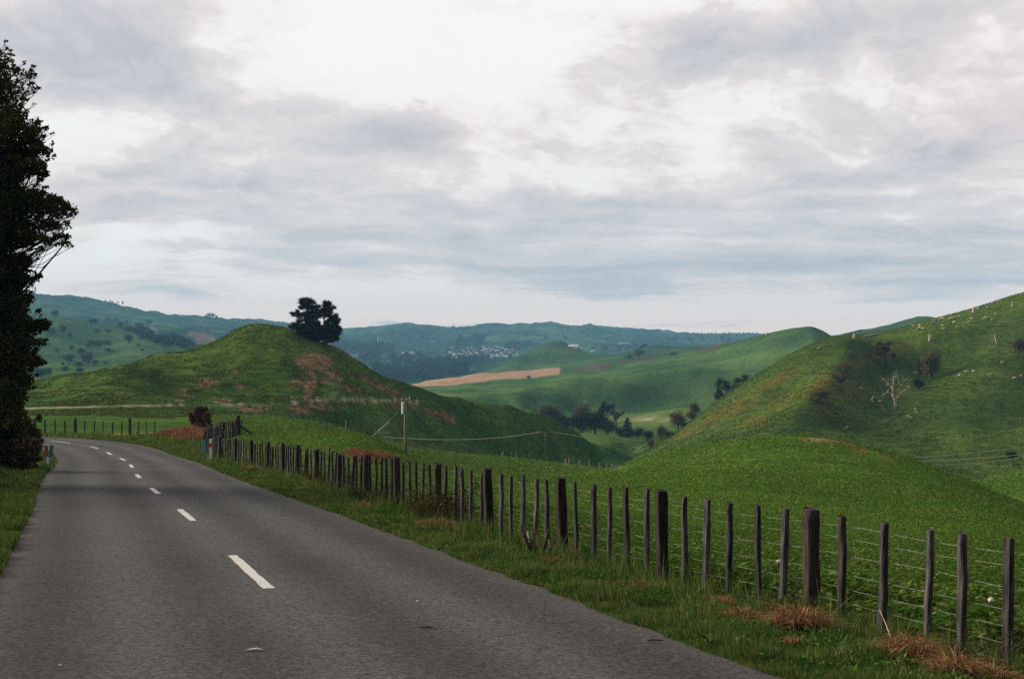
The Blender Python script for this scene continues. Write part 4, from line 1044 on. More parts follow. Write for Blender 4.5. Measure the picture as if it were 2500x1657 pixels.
cable('power_cable', P(2070, 1075, 240), P(2420, 1045, 270), 0.8, 0.065, 'lowest of the three pale cables crossing the big right hill', M['cable'], g)
a = at(862, 220); b = P(899, 974, 226)
cable('leaning_pole', P(862, 1007, 205), P(899, 974, 209), 0.0, 0.10, 'short pale pole leaning in the field left of the power pole', M['pale_post'], None, 4, 'pole')
cable('stay_wire', top1 + (0, 0, -0.6), P(862, 1006, 200), 0.1, 0.012, 'thin stay wire from the power pole down to the leaning pole', M['wire'], None, 6, 'wire')

# ------------------------------------------------------------------ trees
def trunk_mb(pts, r0, r1, sides=8):
    mb = MB(); n = len(pts)
    mb.tube(pts, [r0 + (r1 - r0) * (i / (n - 1)) ** 0.8 for i in range(n)], sides)
    return mb

def limb(mb, a, b, r0, r1, r, wob=0.08):
    a = np.array(a, float); b = np.array(b, float); L = np.linalg.norm(b - a)
    pts = [a + (b - a) * f + r.normal(size=3) * wob * L * (0 < f < 1) for f in (0, 0.3, 0.6, 1)]
    mb.tube(pts, np.linspace(r0, r1, 4), 5)

def roadside_tree():
    d0 = 40.0; base = at(-140, d0)
    root = empty('roadside_tree', base, 'tall dark leafy tree overhanging the left edge of the road', 'tree')
    r = np.random.default_rng(3)
    cl = [(-20, 190, 42, 58), (-95, 140, 80, 80), (22, 205, 34, 28), (8, 150, 18, 34), (42, 165, 16, 10), (70, 180, 12, 8), (70, 197, 10, 8), (30, 285, 46, 42), (72, 318, 28, 26), (95, 345, 18, 11), (60, 350, 30, 14), (-60, 320, 80, 90),
          (90, 300, 12, 8), (14, 392, 44, 14), (80, 396, 24, 9), (107, 398, 10, 6), (40, 470, 62, 48), (-60, 500, 110, 80), (95, 470, 38, 24), (128, 462, 18, 12), (135, 492, 30, 16), (160, 480, 16, 13), (112, 518, 28, 14), (142, 545, 16, 9), (150, 562, 14, 9), (100, 552, 20, 12),
          (40, 545, 56, 30), (-20, 600, 62, 40), (50, 600, 20, 18), (30, 640, 36, 18), (-30, 690, 70, 70), (62, 645, 22, 9), (86, 640, 9, 6), (18, 720, 46, 50), (55, 690, 18, 14), (52, 760, 30, 34), (80, 752, 24, 14), (100, 745, 14, 9), (88, 790, 20, 12), (24, 820, 40, 60), (66, 830, 30, 18), (86, 838, 16, 8),
          (20, 900, 34, 60), (52, 880, 20, 20), (-40, 850, 80, 120), (8, 975, 34, 50), (-60, 980, 80, 80), (-200, 250, 120, 120), (-230, 480, 130, 130), (-230, 720, 130, 130), (-200, 920, 110, 90), (-320, 400, 110, 150), (-330, 650, 110, 150)]
    cl += [(r.uniform(-70, 22), y, r.uniform(30, 55), r.uniform(26, 44)) for y in np.arange(170, 1000, 16)] + [(r.uniform(20, 42), y, r.uniform(14, 26), r.uniform(10, 20)) for y in np.arange(640, 1000, 14)]
    cl += [(r.uniform(30, 95), y, r.uniform(8, 20), r.uniform(6, 12)) for y in np.r_[np.arange(270, 400, 9), np.arange(430, 570, 8)]]
    ex = np.array([(110, 5), (140, 40), (165, 75), (200, 90), (230, 60), (260, 55), (290, 95), (320, 105), (350, 115), (385, 85), (400, 95), (430, 90), (460, 135), (480, 160), (500, 155), (530, 135), (560, 140), (590, 60), (640, 80), (680, 60), (720, 70), (760, 90), (800, 85), (850, 75), (900, 60)], float)
    for y in np.arange(100, 900, 7.5):
        e = np.interp(y, ex[:, 0], ex[:, 1]); cl.append((e + r.uniform(-14, 22), y + r.normal() * 4, r.uniform(4, 11), r.uniform(3, 8)))
    C3 = []
    for (x, y, rx, rz) in cl:
        dd = d0 + r.normal() * 1.0 - 0.006 * x * 0.5
        p = P(x, y, dd) - base; k = dd / F
        C3.append((*p, rx * k, (max(rx, 60) if rx > 12 else rx) * k * 0.95, rz * k))
    C3 = np.array(C3)
    # solid inner masses are big and dense, tips are loose
    pts, k = clump_points(C3, 190000, r, 1.9)
    loose = (C3[k, 0] > 3.2) | (C3[k, 2] > 9.2)
    keep = ~loose | (r.random(len(pts)) < 0.42); pts = pts[keep]
    q = leaf_quads(pts, r.uniform(0.07, 0.15, len(pts)), 0.55, 0.15, r)
    link('crown', poly_mesh('crown', q, 4, M['dark_leaf'], r.random(len(q))), root)
    mb = MB()
    tr = [np.array((0, 0, -0.4)), np.array((0.1, 0, 2.0)), np.array((0.0, 0.1, 4.5)), np.array((0.3, 0, 7.5)), np.array((0.5, 0, 10.0))]
    mb.tube(tr, [0.42, 0.34, 0.26, 0.17, 0.06], 10)
    mb.build('trunk', M['bark'], root, True)
    lm = MB()
    for c in C3:
        z0 = np.clip(c[2] - 1.5 - 0.15 * abs(c[0]), 0.8, 9.5)
        a = np.array((np.interp(z0, (0, 4.5, 10), (0, 0, .5)), 0, z0))
        limb(lm, a, c[:3], 0.07 if c[3] > 0.16 else 0.025, 0.018 if c[3] > 0.16 else 0.005, r)
        for _ in range(5 if c[3] > 0.16 else 2):
            limb(lm, c[:3] - (c[:3] - a) * 0.3, c[:3] + unit(1, r)[0] * c[3:6] * 1.05, 0.014, 0.004, r)
    lm.build('limb', M['bark'], root)
roadside_tree()

def bush(name, label, cat, cl, d0, base, n, size, mat, seed, group=None, deep=1.0, stems=True, aspect=0.5, jit=0.25):
    """shrub from clumps given as bearing, height, half width, half height"""
    r = np.random.default_rng(seed)
    root = empty(name, base, label, cat, group)
    C3 = []
    for (x, y, rx, rz) in cl:
        dd = d0 + r.normal() * jit; p = P(x, y, dd) - base; k = dd / F
        C3.append((*p, rx * k, rx * k * deep, rz * k))
    C3 = np.array(C3)
    pts, k = clump_points(C3, n, r)
    q = leaf_quads(pts, r.uniform(0.7, 1.5, n) * size, aspect, 0.1, r)
    link('foliage', poly_mesh('foliage', q, 4, mat, r.random(n)), root)
    if stems:
        mb = MB()
        for c in C3:
            limb(mb, (c[0] * 0.25, c[1] * 0.25, -0.15), c[:3] + (0, 0, c[5] * 0.5), size * 0.35, size * 0.12, r)
        mb.build('stem', M['bark'], root)
    return root
bush('roadside_bush', 'brownish scruffy bush at the foot of the tall left tree', 'bush', [(20, 1010, 40, 36), (50, 1030, 30, 30), (72, 1055, 18, 20), (30, 1060, 40, 28), (-30, 1050, 60, 50), (66, 1000, 16, 22), (30, 960, 22, 24), (-40, 1000, 60, 60), (88, 1030, 10, 16), (60, 1075, 22, 12), (-120, 1060, 70, 60)] + [(20 + 75 * ((i * 0.618) % 1), 945 + 135 * ((i * 0.414) % 1) + 20 * ((i * 0.618) % 1), 5 + (i % 4) * 2.5, 5 + (i % 3) * 4) for i in range(46)], 52.0, at(20, 52), 42000, 0.10, M['brush'], 5, None, 1.0)
bush('bank_shrub', 'small dark brown bush standing on the bank above the dead bracken', 'bush', [(462, 966, 15, 18), (446, 968, 10, 12), (478, 962, 11, 13), (452, 950, 7, 8), (474, 946, 7, 8), (440, 958, 6, 6), (484, 974, 7, 8), (460, 945, 12, 8), (466, 980, 16, 9)], 110, at(462, 110), 3000, 0.15, M['tree_brown'], 6)
# heap of dead bracken on the bank
def heap(name, label, cat, pts, n, size, mat, seed, hgt, rad):
    r = np.random.default_rng(seed); p0 = hit(*pts[0])
    o_pts = []
    for (x, y) in pts: o_pts.append(hit(x, y))
    o_pts = np.array(o_pts)
    k = r.integers(len(o_pts), size=n); a = r.random(n) * 2 * pi; q = np.sqrt(r.random(n)) * rad
    x = o_pts[k, 0] + np.cos(a) * q; y = o_pts[k, 1] + np.sin(a) * q * 1.3
    z = H(x, y) + hgt * (1 - (q / rad) ** 2) * r.random(n) ** 0.5
    V = leaf_quads(np.column_stack([x, y, z]) - p0, size * r.uniform(0.6, 1.6, n), 0.14, 0.3, r)
    o = link(name, poly_mesh(name, V, 4, mat, r.random(n))); o.location = p0
    return tag(o, label, cat)
heap('dead_bracken', 'heap of rusty brown dead bracken on the bank left of the fence corner', 'bracken', [(400, 1004), (418, 1002), (436, 1000), (452, 1001), (462, 1006), (445, 1010), (425, 1010), (455, 993), (472, 994), (388, 1006), (466, 1014), (450, 1018)], 7000, 0.34, M['bracken'], 7, 0.5, 1.2)
heap('dead_bracken', 'patch of dry brown growth on the cut end of the green mound', 'bracken', [(812, 1054), (828, 1050), (845, 1056), (862, 1060), (878, 1062), (840, 1068), (860, 1072), (888, 1056)], 5000, 0.2, M['bracken'], 8, 0.35, 0.8)

# pines on the knoll: foliage masses read from the photograph
def pine(label, basex, cl, seed, d0=335.0):
    r = np.random.default_rng(seed)
    k = 0.1207
    def w(X, Y, dd): return P(615.2 + X * k, 662.5 + Y * k, dd)
    base = w(basex[0], basex[1], d0); base[2] = h1(base[0], base[1]) - 0.1
    root = empty('pine_tree', base, label, 'pine tree')
    C3 = []
    for (X, Y, rx, rz) in cl:
        dd = d0 + r.normal() * 1.3; p = w(X, Y, dd) - base; s = k * d0 / F
        C3.append((*p, rx * s, rx * s * 1.1, rz * s))
    for c in list(C3):
        for _ in range(4):
            u = unit(1, r)[0]; q = r.uniform(0.2, 0.38)
            C3.append((c[0] + u[0] * c[3] * 1.12, c[1] + u[1] * c[4], c[2] + u[2] * c[5] * 1.15, c[3] * q, c[3] * q, c[5] * q))
    C3 = np.array(C3)
    n = 14500; pts, kk = clump_points(C3, n, r, 1.7)
    cen = C3[kk, :3]
    out = pts - cen; out = out / (np.linalg.norm(out, axis=1, keepdims=True) + 1e-6) * 0.6 + np.array((0, 0, 0.55)) + unit(n, r) * 0.45
    out += (pts * np.array((1, 1, 0))) / (np.linalg.norm(pts[:, :2], axis=1, keepdims=True) + 1) * 0.5
    out /= np.linalg.norm(out, axis=1, keepdims=True)
    side = np.cross(out, unit(n, r)); side /= np.linalg.norm(side, axis=1, keepdims=True)
    L = r.uniform(0.35, 0.85, n)[:, None]; Wd = 0.07
    V = np.stack([pts - side * Wd, pts + side * Wd, pts + out * L], 1)
    link('crown', poly_mesh('crown', V, 3, M['pine'], r.random(n)), root)
    topz = C3[:, 2].max()
    topx = C3[C3[:, 2].argmax(), 0]
    zz = np.linspace(0, topz, 6)
    mb = trunk_mb([(topx * (z / topz) ** 1.3, 0, z - (0.4 if i == 0 else 0)) for i, z in enumerate(zz)], 0.30, 0.05); mb.build('trunk', M['bark'], root, True)
    lm = MB()
    for c in C3:
        z0 = max(0.3, c[2] - 0.35 * abs(c[0]) - 0.4); z0 = min(z0, topz * 0.95)
        limb(lm, (topx * (z0 / topz) ** 1.3, 0, z0), c[:3], 0.07, 0.03, r, 0.05)
    lm.build('limb', M['bark'], root)
pine('broad ragged dark pine, the left one of the pair on the knoll', (895, 1062), [(700, 260, 60, 34), (800, 250, 70, 34), (850, 300, 90, 45), (740, 330, 100, 45), (690, 400, 70, 34), (830, 400, 110, 45), (930, 400, 75, 45), (1010, 385, 40, 30), (560, 530, 70, 34), (495, 515, 36, 18), (600, 470, 40, 34), (650, 560, 70, 50), (830, 520, 100, 60), (880, 600, 110, 60),
    (960, 480, 60, 34), (985, 560, 60, 45), (640, 660, 60, 40), (780, 640, 60, 40), (560, 720, 60, 24), (500, 760, 70, 26), (620, 790, 110, 50), (760, 760, 90, 55), (880, 720, 120, 70), (840, 850, 150, 70), (680, 870, 100, 50), (960, 700, 60, 45), (950, 830, 90, 70), (860, 950, 150, 60), (740, 940, 90, 40), (930, 1010, 90, 40), (1060, 440, 40, 26)], 31)
pine('slimmer dark pine with a forked top, the right one of the pair on the knoll', (1098, 1098), [(1120, 320, 40, 40), (1190, 320, 45, 36), (1150, 370, 70, 34), (1225, 420, 50, 24), (1288, 400, 34, 26), (1150, 440, 70, 30), (1100, 480, 80, 34), (1200, 490, 70, 40), (1180, 560, 80, 40), (1090, 560, 60, 34), (1300, 600, 60, 40), (1330, 560, 34, 40), (1360, 650, 46, 34), (1250, 650, 80, 50), (1330, 700, 60, 44),
    (1170, 700, 40, 34), (1200, 770, 110, 50), (1330, 780, 70, 50), (1395, 820, 40, 44), (1060, 820, 70, 50), (1170, 870, 130, 60), (1310, 890, 110, 60), (1070, 920, 80, 50), (1200, 970, 130, 50), (1290, 980, 90, 44), (1090, 990, 70, 34), (1230, 1040, 80, 26)], 32)

# ------------------------------------------------------------------ valley and hillside trees, each one a thing
def proto_parts(kind, seed, mat, n=1500, leaf=0.07):
    """unit crown and trunk: height 1, width 1"""
    r = np.random.default_rng(seed)
    cl = []
    if kind == 'round':
        for _ in range(11):
            u = unit(1, r)[0]; q = 0.27 * r.random() ** 0.4
            cl.append((u[0] * q, u[1] * q, 0.56 + u[2] * q * 0.95, 0.17 + 0.1 * r.random(), 0.17 + 0.1 * r.random(), 0.15 + 0.09 * r.random()))
        cl.append((0, 0, 0.3, 0.38, 0.38, 0.24)); cl.append((0, 0, 0.62, 0.3, 0.3, 0.32))
    elif kind == 'cone':
        for i in range(14):
            z = 0.12 + 0.84 * i / 13; w = 0.46 * (1 - (z - 0.1) / 0.95) ** 0.85 + 0.03
            a = r.random() * 6.28
            cl.append((cos(a) * w * 0.25, sin(a) * w * 0.25, z, w, w, 0.075))
    elif kind == 'tall':
        for i in range(13):
            z = 0.14 + 0.78 * r.random(); w = 0.22 + 0.1 * r.random()
            a = r.random() * 6.28; q = 0.2 * (1 - abs(z - 0.5))
            cl.append((cos(a) * q, sin(a) * q, z, w, w, 0.14))
    else:   # sparse
        for _ in range(13):
            u = unit(1, r)[0]; q = 0.42 * r.random() ** 0.5
            cl.append((u[0] * q, u[1] * q, 0.66 + u[2] * q * 0.7, 0.11, 0.11, 0.08))
    pts, k = clump_points(cl, n, r, 2.0)
    top = np.quantile(pts[:, 2], 0.985); wid = np.quantile(np.hypot(pts[:, 0], pts[:, 1]), 0.96) * 1.02
    sc = np.array((0.5 / wid, 0.5 / wid, 1.0 / top)); pts *= sc
    cl = [(*(np.array(c[:3]) * sc), *c[3:]) for c in cl]
    pts[:, 2] = np.maximum(pts[:, 2], 0.02)
    q = leaf_quads(pts, r.uniform(0.6, 1.5, n) * leaf, 0.6, 0.2, r)
    tb = MB(); tb.tube([(0, 0, -0.12), (0.01, 0, 0.2), (0.02, 0.01, 0.5), (0, 0, 0.82)], [0.045, 0.036, 0.022, 0.008], 6)
    for c in cl[:8]: limb(tb, (0.01, 0, max(0.1, c[2] - 0.25)), c[:3], 0.014, 0.005, r)
    return q, r.random(n), tb

PROTO = {}
def proto(kind, mat, seed, n, leaf):
    key = (kind, mat, seed, n)
    if key not in PROTO:
        q, rn, tb = proto_parts(kind, seed, mat, n, leaf)
        crown = poly_mesh('crown', q, 4, M[mat], rn); trunk = tb.mesh('trunk', M['bark'])
        PROTO[key] = (crown, trunk)
    return PROTO[key]

def tree(px, py_base, hpx, wpx, kind, mat, label, cat='tree', group=None, d=None, dmin=8, name=None, n=2200, leaf=0.062, seed=None, parts=True):
    p = at(px, d) if d else hit(px, py_base, dmin)
    if d: p[2] = min(p[2], (HY - py_base) / F * d + 1.5) if False else p[2]
    s = p[1] / F
    # keep the surveyed top height of the tree
    topz = (HY - (py_base - hpx)) / F * p[1]
    h = max(topz - p[2], hpx * s * 0.5)
    crown, trunk = proto(kind, mat, seed if seed is not None else int(abs(px)) % 3, n, leaf)
    nm = name or {'round': 'broadleaf_tree', 'cone': 'conifer_tree', 'tall': 'pine_tree', 'sparse': 'scraggly_tree'}[kind]
    root = empty(nm, p, label, cat, group, rng.random() * 6.28)
    root.scale = (wpx * s, wpx * s, h)
    link('crown', crown, root); link('trunk', trunk, root)
    return root

# grove in the valley mouth
tree(1237, 962, 13, 16, 'round', 'tree_dark', 'smallest dark tree at the left end of the valley grove', d=690)
tree(1290, 985, 40, 44, 'round', 'tree_dark', 'dark tree just behind the brown domed tree of the valley grove', d=720)
tree(1268, 985, 47, 56, 'round', 'tree_brown', 'brown dome shaped tree at the left of the valley grove', d=690, n=3500)
tree(1312, 992, 30, 42, 'round', 'tree_dark', 'low dark tree between the brown domed tree and the valley grove mass', d=680)
tree(1347, 995, 58, 46, 'round', 'tree_brown', 'tall tree with a brown top in the middle of the valley grove', d=705, n=3500)
tree(1342, 1002, 42, 56, 'round', 'tree_dark', 'dark front tree below the brown topped one in the valley grove', d=675, n=3500)
tree(1375, 1003, 50, 62, 'round', 'tree_dark', 'widest dark tree in the valley grove', d=680, n=3500)
tree(1404, 1003, 34, 40, 'round', 'tree_dark', 'dark tree at the right end of the valley grove mass', d=672)
tree(1400, 975, 46, 44, 'sparse', 'tree_dark', 'loose open tree rising behind the right of the valley grove', d=800, n=1500)
tree(1424, 972, 28, 36, 'sparse', 'tree_brown', 'small brown open tree right of the loose tree behind the valley grove', d=790, n=1300)
tree(1450, 1014, 46, 40, 'cone', 'tree_dark', 'dark pointed conifer right of the valley grove', d=660, n=2600)
tree(1432, 1012, 24, 26, 'round', 'tree_dark', 'small dark tree against the left of the pointed conifer', d=662)
tree(1474, 1014, 26, 28, 'round', 'tree_dark', 'small dark tree against the right of the pointed conifer', d=664)
tree(1496, 1017, 22, 34, 'round', 'tree_dark', 'low dark shrub in the dip between the conifer and the brown bushes', d=615)
tree(1567, 990, 38, 42, 'round', 'tree_brown', 'largest brown bush on the toe of the right hill', 'bush', None, 532)
tree(1598, 984, 34, 28, 'round', 'tree_gold', 'golden bush beside the largest brown bush', 'bush', None, 526)
tree(1606, 955, 24, 27, 'round', 'tree_brown', 'round brown bush highest on the toe of the right hill', 'bush', None, 541)
tree(1578, 1006, 26, 30, 'round', 'tree_green', 'green bush below the largest brown bush', 'bush', None, 516)
tree(1544, 1022, 26, 36, 'round', 'tree_green', 'low dark green bush at the lower end of the brown bushes', 'bush', None, 510)
tree(1529, 1012, 28, 26, 'round', 'tree_brown', 'small brown bush left of the largest brown bush', 'bush', None, 529)
tree(1503, 1032, 16, 20, 'round', 'tree_brown', 'lowest little brown bush in the valley bottom', 'bush', None, 513)
tree(1602, 1000, 14, 18, 'round', 'tree_dark', 'dark shrub tucked under the golden bush', 'bush', None, 516)
tree(1660, 922, 46, 22, 'tall', 'tree_dark', 'leftmost of the four dark pines behind the right hill', d=595)
tree(1677, 915, 36, 26, 'tall', 'tree_dark', 'second from the left of the four dark pines behind the right hill', d=600)
tree(1702, 902, 28, 28, 'tall', 'tree_dark', 'third from the left of the four dark pines behind the right hill', d=605)
tree(1722, 893, 27, 24, 'tall', 'tree_dark', 'rightmost of the four dark pines behind the right hill', d=615)
tree(1221, 877, 11, 14, 'round', 'tree_dark', 'lone small dark bush just below the ploughed field', 'bush', None, None, 900, n=900)
tree(1455, 836, 18, 26, 'round', 'tree_dark', 'left and lower of two dark bushes right of the pointed hill', 'bush', None, 1750, n=1200)
tree(1478, 829, 24, 28, 'round', 'tree_dark', 'right and taller of two dark bushes right of the pointed hill', 'bush', None, 1780, n=1200)
tree(1556, 824, 12, 24, 'round', 'tree_dark', 'dark flat bush on the light ridge left of the heath strip', 'bush', None, 1620, n=900)
# growth on the right hill
tree(2046, 852, 62, 58, 'sparse', 'tree_brown', 'scraggly brown tree with bare upper twigs on the right hill', dmin=300, n=3000, leaf=0.05)
tree(2126, 870, 46, 26, 'tall', 'tree_gold', 'narrow olive shrub left of the tall olive shrub on the right hill', 'shrub', None, None, 300)
tree(2153, 874, 68, 46, 'tall', 'tree_gold', 'tall olive shrub on the right hill above the dead tree', 'shrub', None, None, 300, n=3500)
tree(2124, 902, 28, 32, 'round', 'tree_dark', 'low dark shrub right of the dead tree', 'shrub', None, None, 300)
tree(1956, 862, 26, 38, 'round', 'tree_gold', 'rounded golden bush high on the spur of the right hill', 'bush', None, None, 300, n=2200)
tree(1946, 904, 40, 42, 'sparse', 'tree_brown', 'brown twiggy tree under the golden bush on the spur', dmin=300, n=2600, leaf=0.05)
tree(1896, 930, 34, 56, 'round', 'tree_gold', 'wide golden brown bush lowest on the spur of the right hill', 'bush', None, None, 300, n=2600)
tree(2354, 822, 38, 34, 'round', 'tree_brown', 'brown bush at the right edge of the big hill', 'bush', None, None, 300)
tree(2340, 1070, 26, 40, 'sparse', 'tree_dark', 'dark twiggy shrub low on the right edge of the big hill', 'shrub', None, None, 240)
for (x, y, h, w) in [(1957, 776, 5, 6), (1966, 776, 7, 7), (1974, 775, 8, 8), (1986, 774, 7, 12)]:
    tree(x, y, h, w, 'round', 'far_leaf', 'tiny tree in the row on the saddle behind the right hill', group='trees on the saddle', d=1690, n=400, leaf=0.13)
# left hills
LH = [(126, 732, 16, 20), (250, 744, 13, 15), (266, 744, 11, 11), (216, 748, 12, 30), (162, 780, 12, 13), (146, 772, 22, 22), (116, 776, 20, 38), (250, 770, 11, 18), (298, 794, 22, 24), (212, 806, 20, 30), (230, 806, 20, 24), (248, 800, 15, 20), (166, 810, 14, 13), (250, 815, 12, 18), (262, 815, 8, 8), (204, 842, 28, 34), (158, 842, 24, 28), (188, 820, 16, 20),
      (182, 850, 15, 22), (220, 844, 12, 15), (244, 843, 9, 12), (145, 845, 8, 9), (150, 860, 14, 17), (185, 862, 13, 21), (88, 876, 26, 40), (110, 870, 20, 22), (226, 770, 10, 20), (100, 800, 12, 14), (330, 812, 8, 10), (350, 825, 6, 8), (320, 800, 7, 12), (130, 812, 9, 12), (382, 818, 8, 6), (390, 818, 7, 6)]
for (x, y, h, w) in LH:
    tree(x, y, h, w, 'round', 'far_leaf', 'dark tree scattered on the green hills far left', group='trees on the far left hills', dmin=900, n=700, leaf=0.1)
for i in range(70):
    f = rng.random(); x = 290 + 150 * f + rng.normal() * 10; y = 756 + 44 * f + rng.normal() * 7 + 8
    if x < 330 and y > 780: y = 770
    tree(x, y, 13 + 5 * rng.random(), 14 + 6 * rng.random(), 'round', 'far_leaf', 'tree of the wood below the brown fields far left', group='wood below the brown fields', dmin=1300, n=400, leaf=0.13, name='woodland_tree')
for (x, y, h, w) in [(476, 735, 9, 9), (484, 734, 12, 12), (492, 734, 12, 12), (500, 738, 10, 9)] + [(118 + 9.5 * i + 2 * (i % 3), 690 + 0.062 * (9.5 * i) + 1.2 * (i % 2), 4 + (i * 7) % 4, 5) for i in range(18)] + [(348, 722, 5, 5), (383, 729, 4, 4)]:
    tree(x, y + 1, h, w, 'round', 'far_leaf', 'small tree on the skyline of the far left range', group='skyline trees far left', dmin=3300, n=300, leaf=0.15, name='skyline_tree')
for (x, y, h, w) in [(1143, 752, 6, 5), (1047, 762, 11, 8), (1054, 763, 8, 8), (1061, 763, 8, 8), (1068, 763, 8, 8), (1075, 763, 8, 8), (1083, 763, 8, 8), (1336, 758, 5, 8), (1343, 757, 6, 8), (1351, 756, 8, 9), (1359, 755, 9, 9), (1366, 755, 9, 9), (1374, 757, 8, 9), (1381, 760, 7, 8)] + [(1565 + 8 * i, 773 + 0.3 * (i % 3), 4 + (i * 5) % 4, 6) for i in range(27)] + [(1475, 765, 4, 4), (1490, 766, 4, 4)]:
    tree(x, y + 1, h, w, 'round', 'far_leaf', 'small tree on the skyline beyond the town', group='skyline trees beyond the town', dmin=4600, n=300, leaf=0.15, name='skyline_tree')
# trees on the town side of the plain
def spread(n, x0, x1, y0, y1, h0, h1_, dmin, label, group):
    nm = 'garden_tree' if 'garden' in label else 'slope_tree' if 'slope' in label else 'clump_tree' if 'clump' in label else 'woodland_tree'
    for _ in range(n):
        x = rng.uniform(x0, x1); y = rng.uniform(y0, y1)
        hh = rng.uniform(h0, h1_) * 1.2
        tree(x, y, hh, hh * rng.uniform(0.8, 1.4), 'round', 'far_leaf', label, group=group, dmin=dmin, n=300, leaf=0.15, name=nm)
spread(30, 1060, 1118, 786, 802, 8, 14, 2400, 'tree of the wood just above the town', 'wood above the town')
spread(26, 1165, 1240, 796, 808, 7, 12, 2400, 'tree in the clump right of the town', 'clump right of the town')
spread(80, 1030, 1195, 800, 836, 3.5, 7.5, 2400, 'garden tree standing among the houses of the town', 'garden trees in the town')
spread(26, 905, 975, 826, 846, 8, 15, 2400, 'tree around the pale sheds left of the town', 'trees around the sheds')
spread(18, 832, 876, 824, 836, 8, 12, 2400, 'tree in the clump above the dark plantation', 'clump above the plantation')
spread(30, 1350, 1500, 800, 812, 5, 9, 2200, 'tree by the farm buildings right of the pointed hill', 'trees by the farm buildings')
spread(18, 1540, 1700, 782, 792, 6, 10, 2600, 'tree on the far slope above the heath strip', 'trees above the heath strip')
spread(34, 895, 1000, 764, 790, 4, 8, 3300, 'tree dotted over the slope left above the town', 'trees on the slope left above the town')
spread(24, 1110, 1420, 768, 786, 4, 7, 3300, 'tree dotted over the slope right above the town', 'trees on the slope right above the town')

# plantations that read as one mass
def forest(label, x0, x1, ytop, ybot, n, h, dmin, seed):
    r = np.random.default_rng(seed); Q = []
    for _ in range(n):
        f = r.random(); x = x0 + (x1 - x0) * f; yb = np.interp(f, np.linspace(0, 1, len(ybot)), ybot); yt = np.interp(f, np.linspace(0, 1, len(ytop)), ytop)
        y = yt + (yb - yt) * r.random()
        p = hit(x, y, dmin); hh = h * r.uniform(0.8, 1.35); w = hh * r.uniform(0.2, 0.34)
        m = 46
        u = unit(m, r) * (r.random(m) ** 0.4)[:, None]
        z = 0.52 + 0.48 * u[:, 2]
        k = (1.15 - 0.75 * z)[:, None]
        c = np.column_stack([u[:, :2] * w * k, z * hh]) + p
        Q.append(leaf_quads(c, r.uniform(0.12, 0.24, m) * hh, 0.6, 0.2, r))
    Q = np.concatenate(Q)
    o = link('forest', poly_mesh('forest', Q, 4, M['far_leaf'], np.repeat(r.random(n), 46) * 0.7 + 0.3 * r.random(len(Q)))); tag(o, label, 'forest', kind='stuff')
forest('dark dense plantation beyond the ploughed field', 862, 1080, (850, 856, 858, 858), (878, 883, 876, 864), 620, 15, 1900, 3)
forest('bluish wood on the slope right of the knoll pines', 768, 908, (796, 798, 806), (812, 817, 816), 420, 17, 2400, 4)
forest('mid distance belt of trees below the town', 972, 1130, (838, 836, 832), (850, 850, 838), 320, 15, 2300, 5)

# ------------------------------------------------------------------ town
def house_proto(L, Wd, hw, hr, wall, roof):
    mb = MB(); mb.box((0, 0, hw / 2 - 0.5), (L / 2, Wd / 2, hw / 2 + 0.5)); wm = mb.mesh('wall', M[wall])
    mb = MB(); a, b = L / 2 + 0.4, Wd / 2 + 0.5
    V = [(-a, -b, hw), (a, -b, hw), (a, b, hw), (-a, b, hw), (-a, 0, hw + hr), (a, 0, hw + hr), (-a, -b, hw - .2), (a, -b, hw - .2), (a, b, hw - .2), (-a, b, hw - .2)]
    mb.add(V, [(0, 1, 5, 4), (2, 3, 4, 5), (0, 4, 3), (1, 2, 5), (9, 8, 7, 6), (0, 6, 7, 1), (1, 7, 8, 2), (2, 8, 9, 3), (3, 9, 6, 0)]); rm = mb.mesh('roof', M[roof])
    mb = MB()
    for x in (-L * 0.28, L * 0.2): mb.box((x, -Wd / 2 - 0.02, hw * 0.55), (0.9, 0.05, 0.6))
    dm = mb.mesh('window', M['blue_panel'])
    return wm, rm, dm
HP = [house_proto(14, 9, 3.2, 2.4, 'wall_white', 'roof_grey'), house_proto(17, 9, 3.0, 2.2, 'wall_cream', 'roof_pale'), house_proto(12, 9, 3.4, 2.6, 'wall_white', 'roof_red'), house_proto(16, 10, 3.2, 2.4, 'wall_white', 'roof_pale')]
def house(px, py, k, label, name='house', cat='house', group=None, sc=(1, 1, 1), dmin=2400):
    p = hit(px, py, dmin)
    root = empty(name, p, label, cat, group, rng.normal() * 0.5); root.scale = tuple(c * 0.72 for c in sc) if group is None else sc
    for nm, me in zip(('wall', 'roof', 'window'), HP[k]): link(nm, me, root)
for i in range(96):
    x = 1036 + 160 * rng.random() ** 0.9; y = 797 + 33 * (0.25 * rng.random() + 0.75 * rng.random() ** 1.2)
    house(x, y, int(rng.integers(4)), 'small pale house in the distant town on the plain', group='houses of the distant town', sc=(rng.uniform(0.5, 0.8),) * 3)
for (x, y, k, s, lab) in [(942, 818, 1, (2.2, 1.4, 1.5), 'long pale shed left of the distant town'), (968, 832, 1, (2.4, 1.5, 1.3), 'pinkish low shed below the long pale shed'), (1001, 791, 0, (1.2, 1.2, 1.2), 'lone white house on the slope above the sheds'),
                          (1326, 804, 3, (1.3, 1.2, 1.2), 'white house at the right foot of the pointed hill'), (1340, 811, 3, (1.0, 1.0, 1.0), 'second white house below the pointed hill'), (1372, 811, 0, (1.5, 1.0, 0.9), 'low white farm building right of the pointed hill'), (1442, 795, 1, (2.6, 1.2, 1.0), 'very long pale shed far right of the town'), (1428, 796, 0, (1.3, 1, 1), 'small building at the left end of the very long shed')]:
    house(x, y, k, lab, 'shed' if 'shed' in lab else 'house', 'shed' if 'shed' in lab else 'house', None, s, 2000)
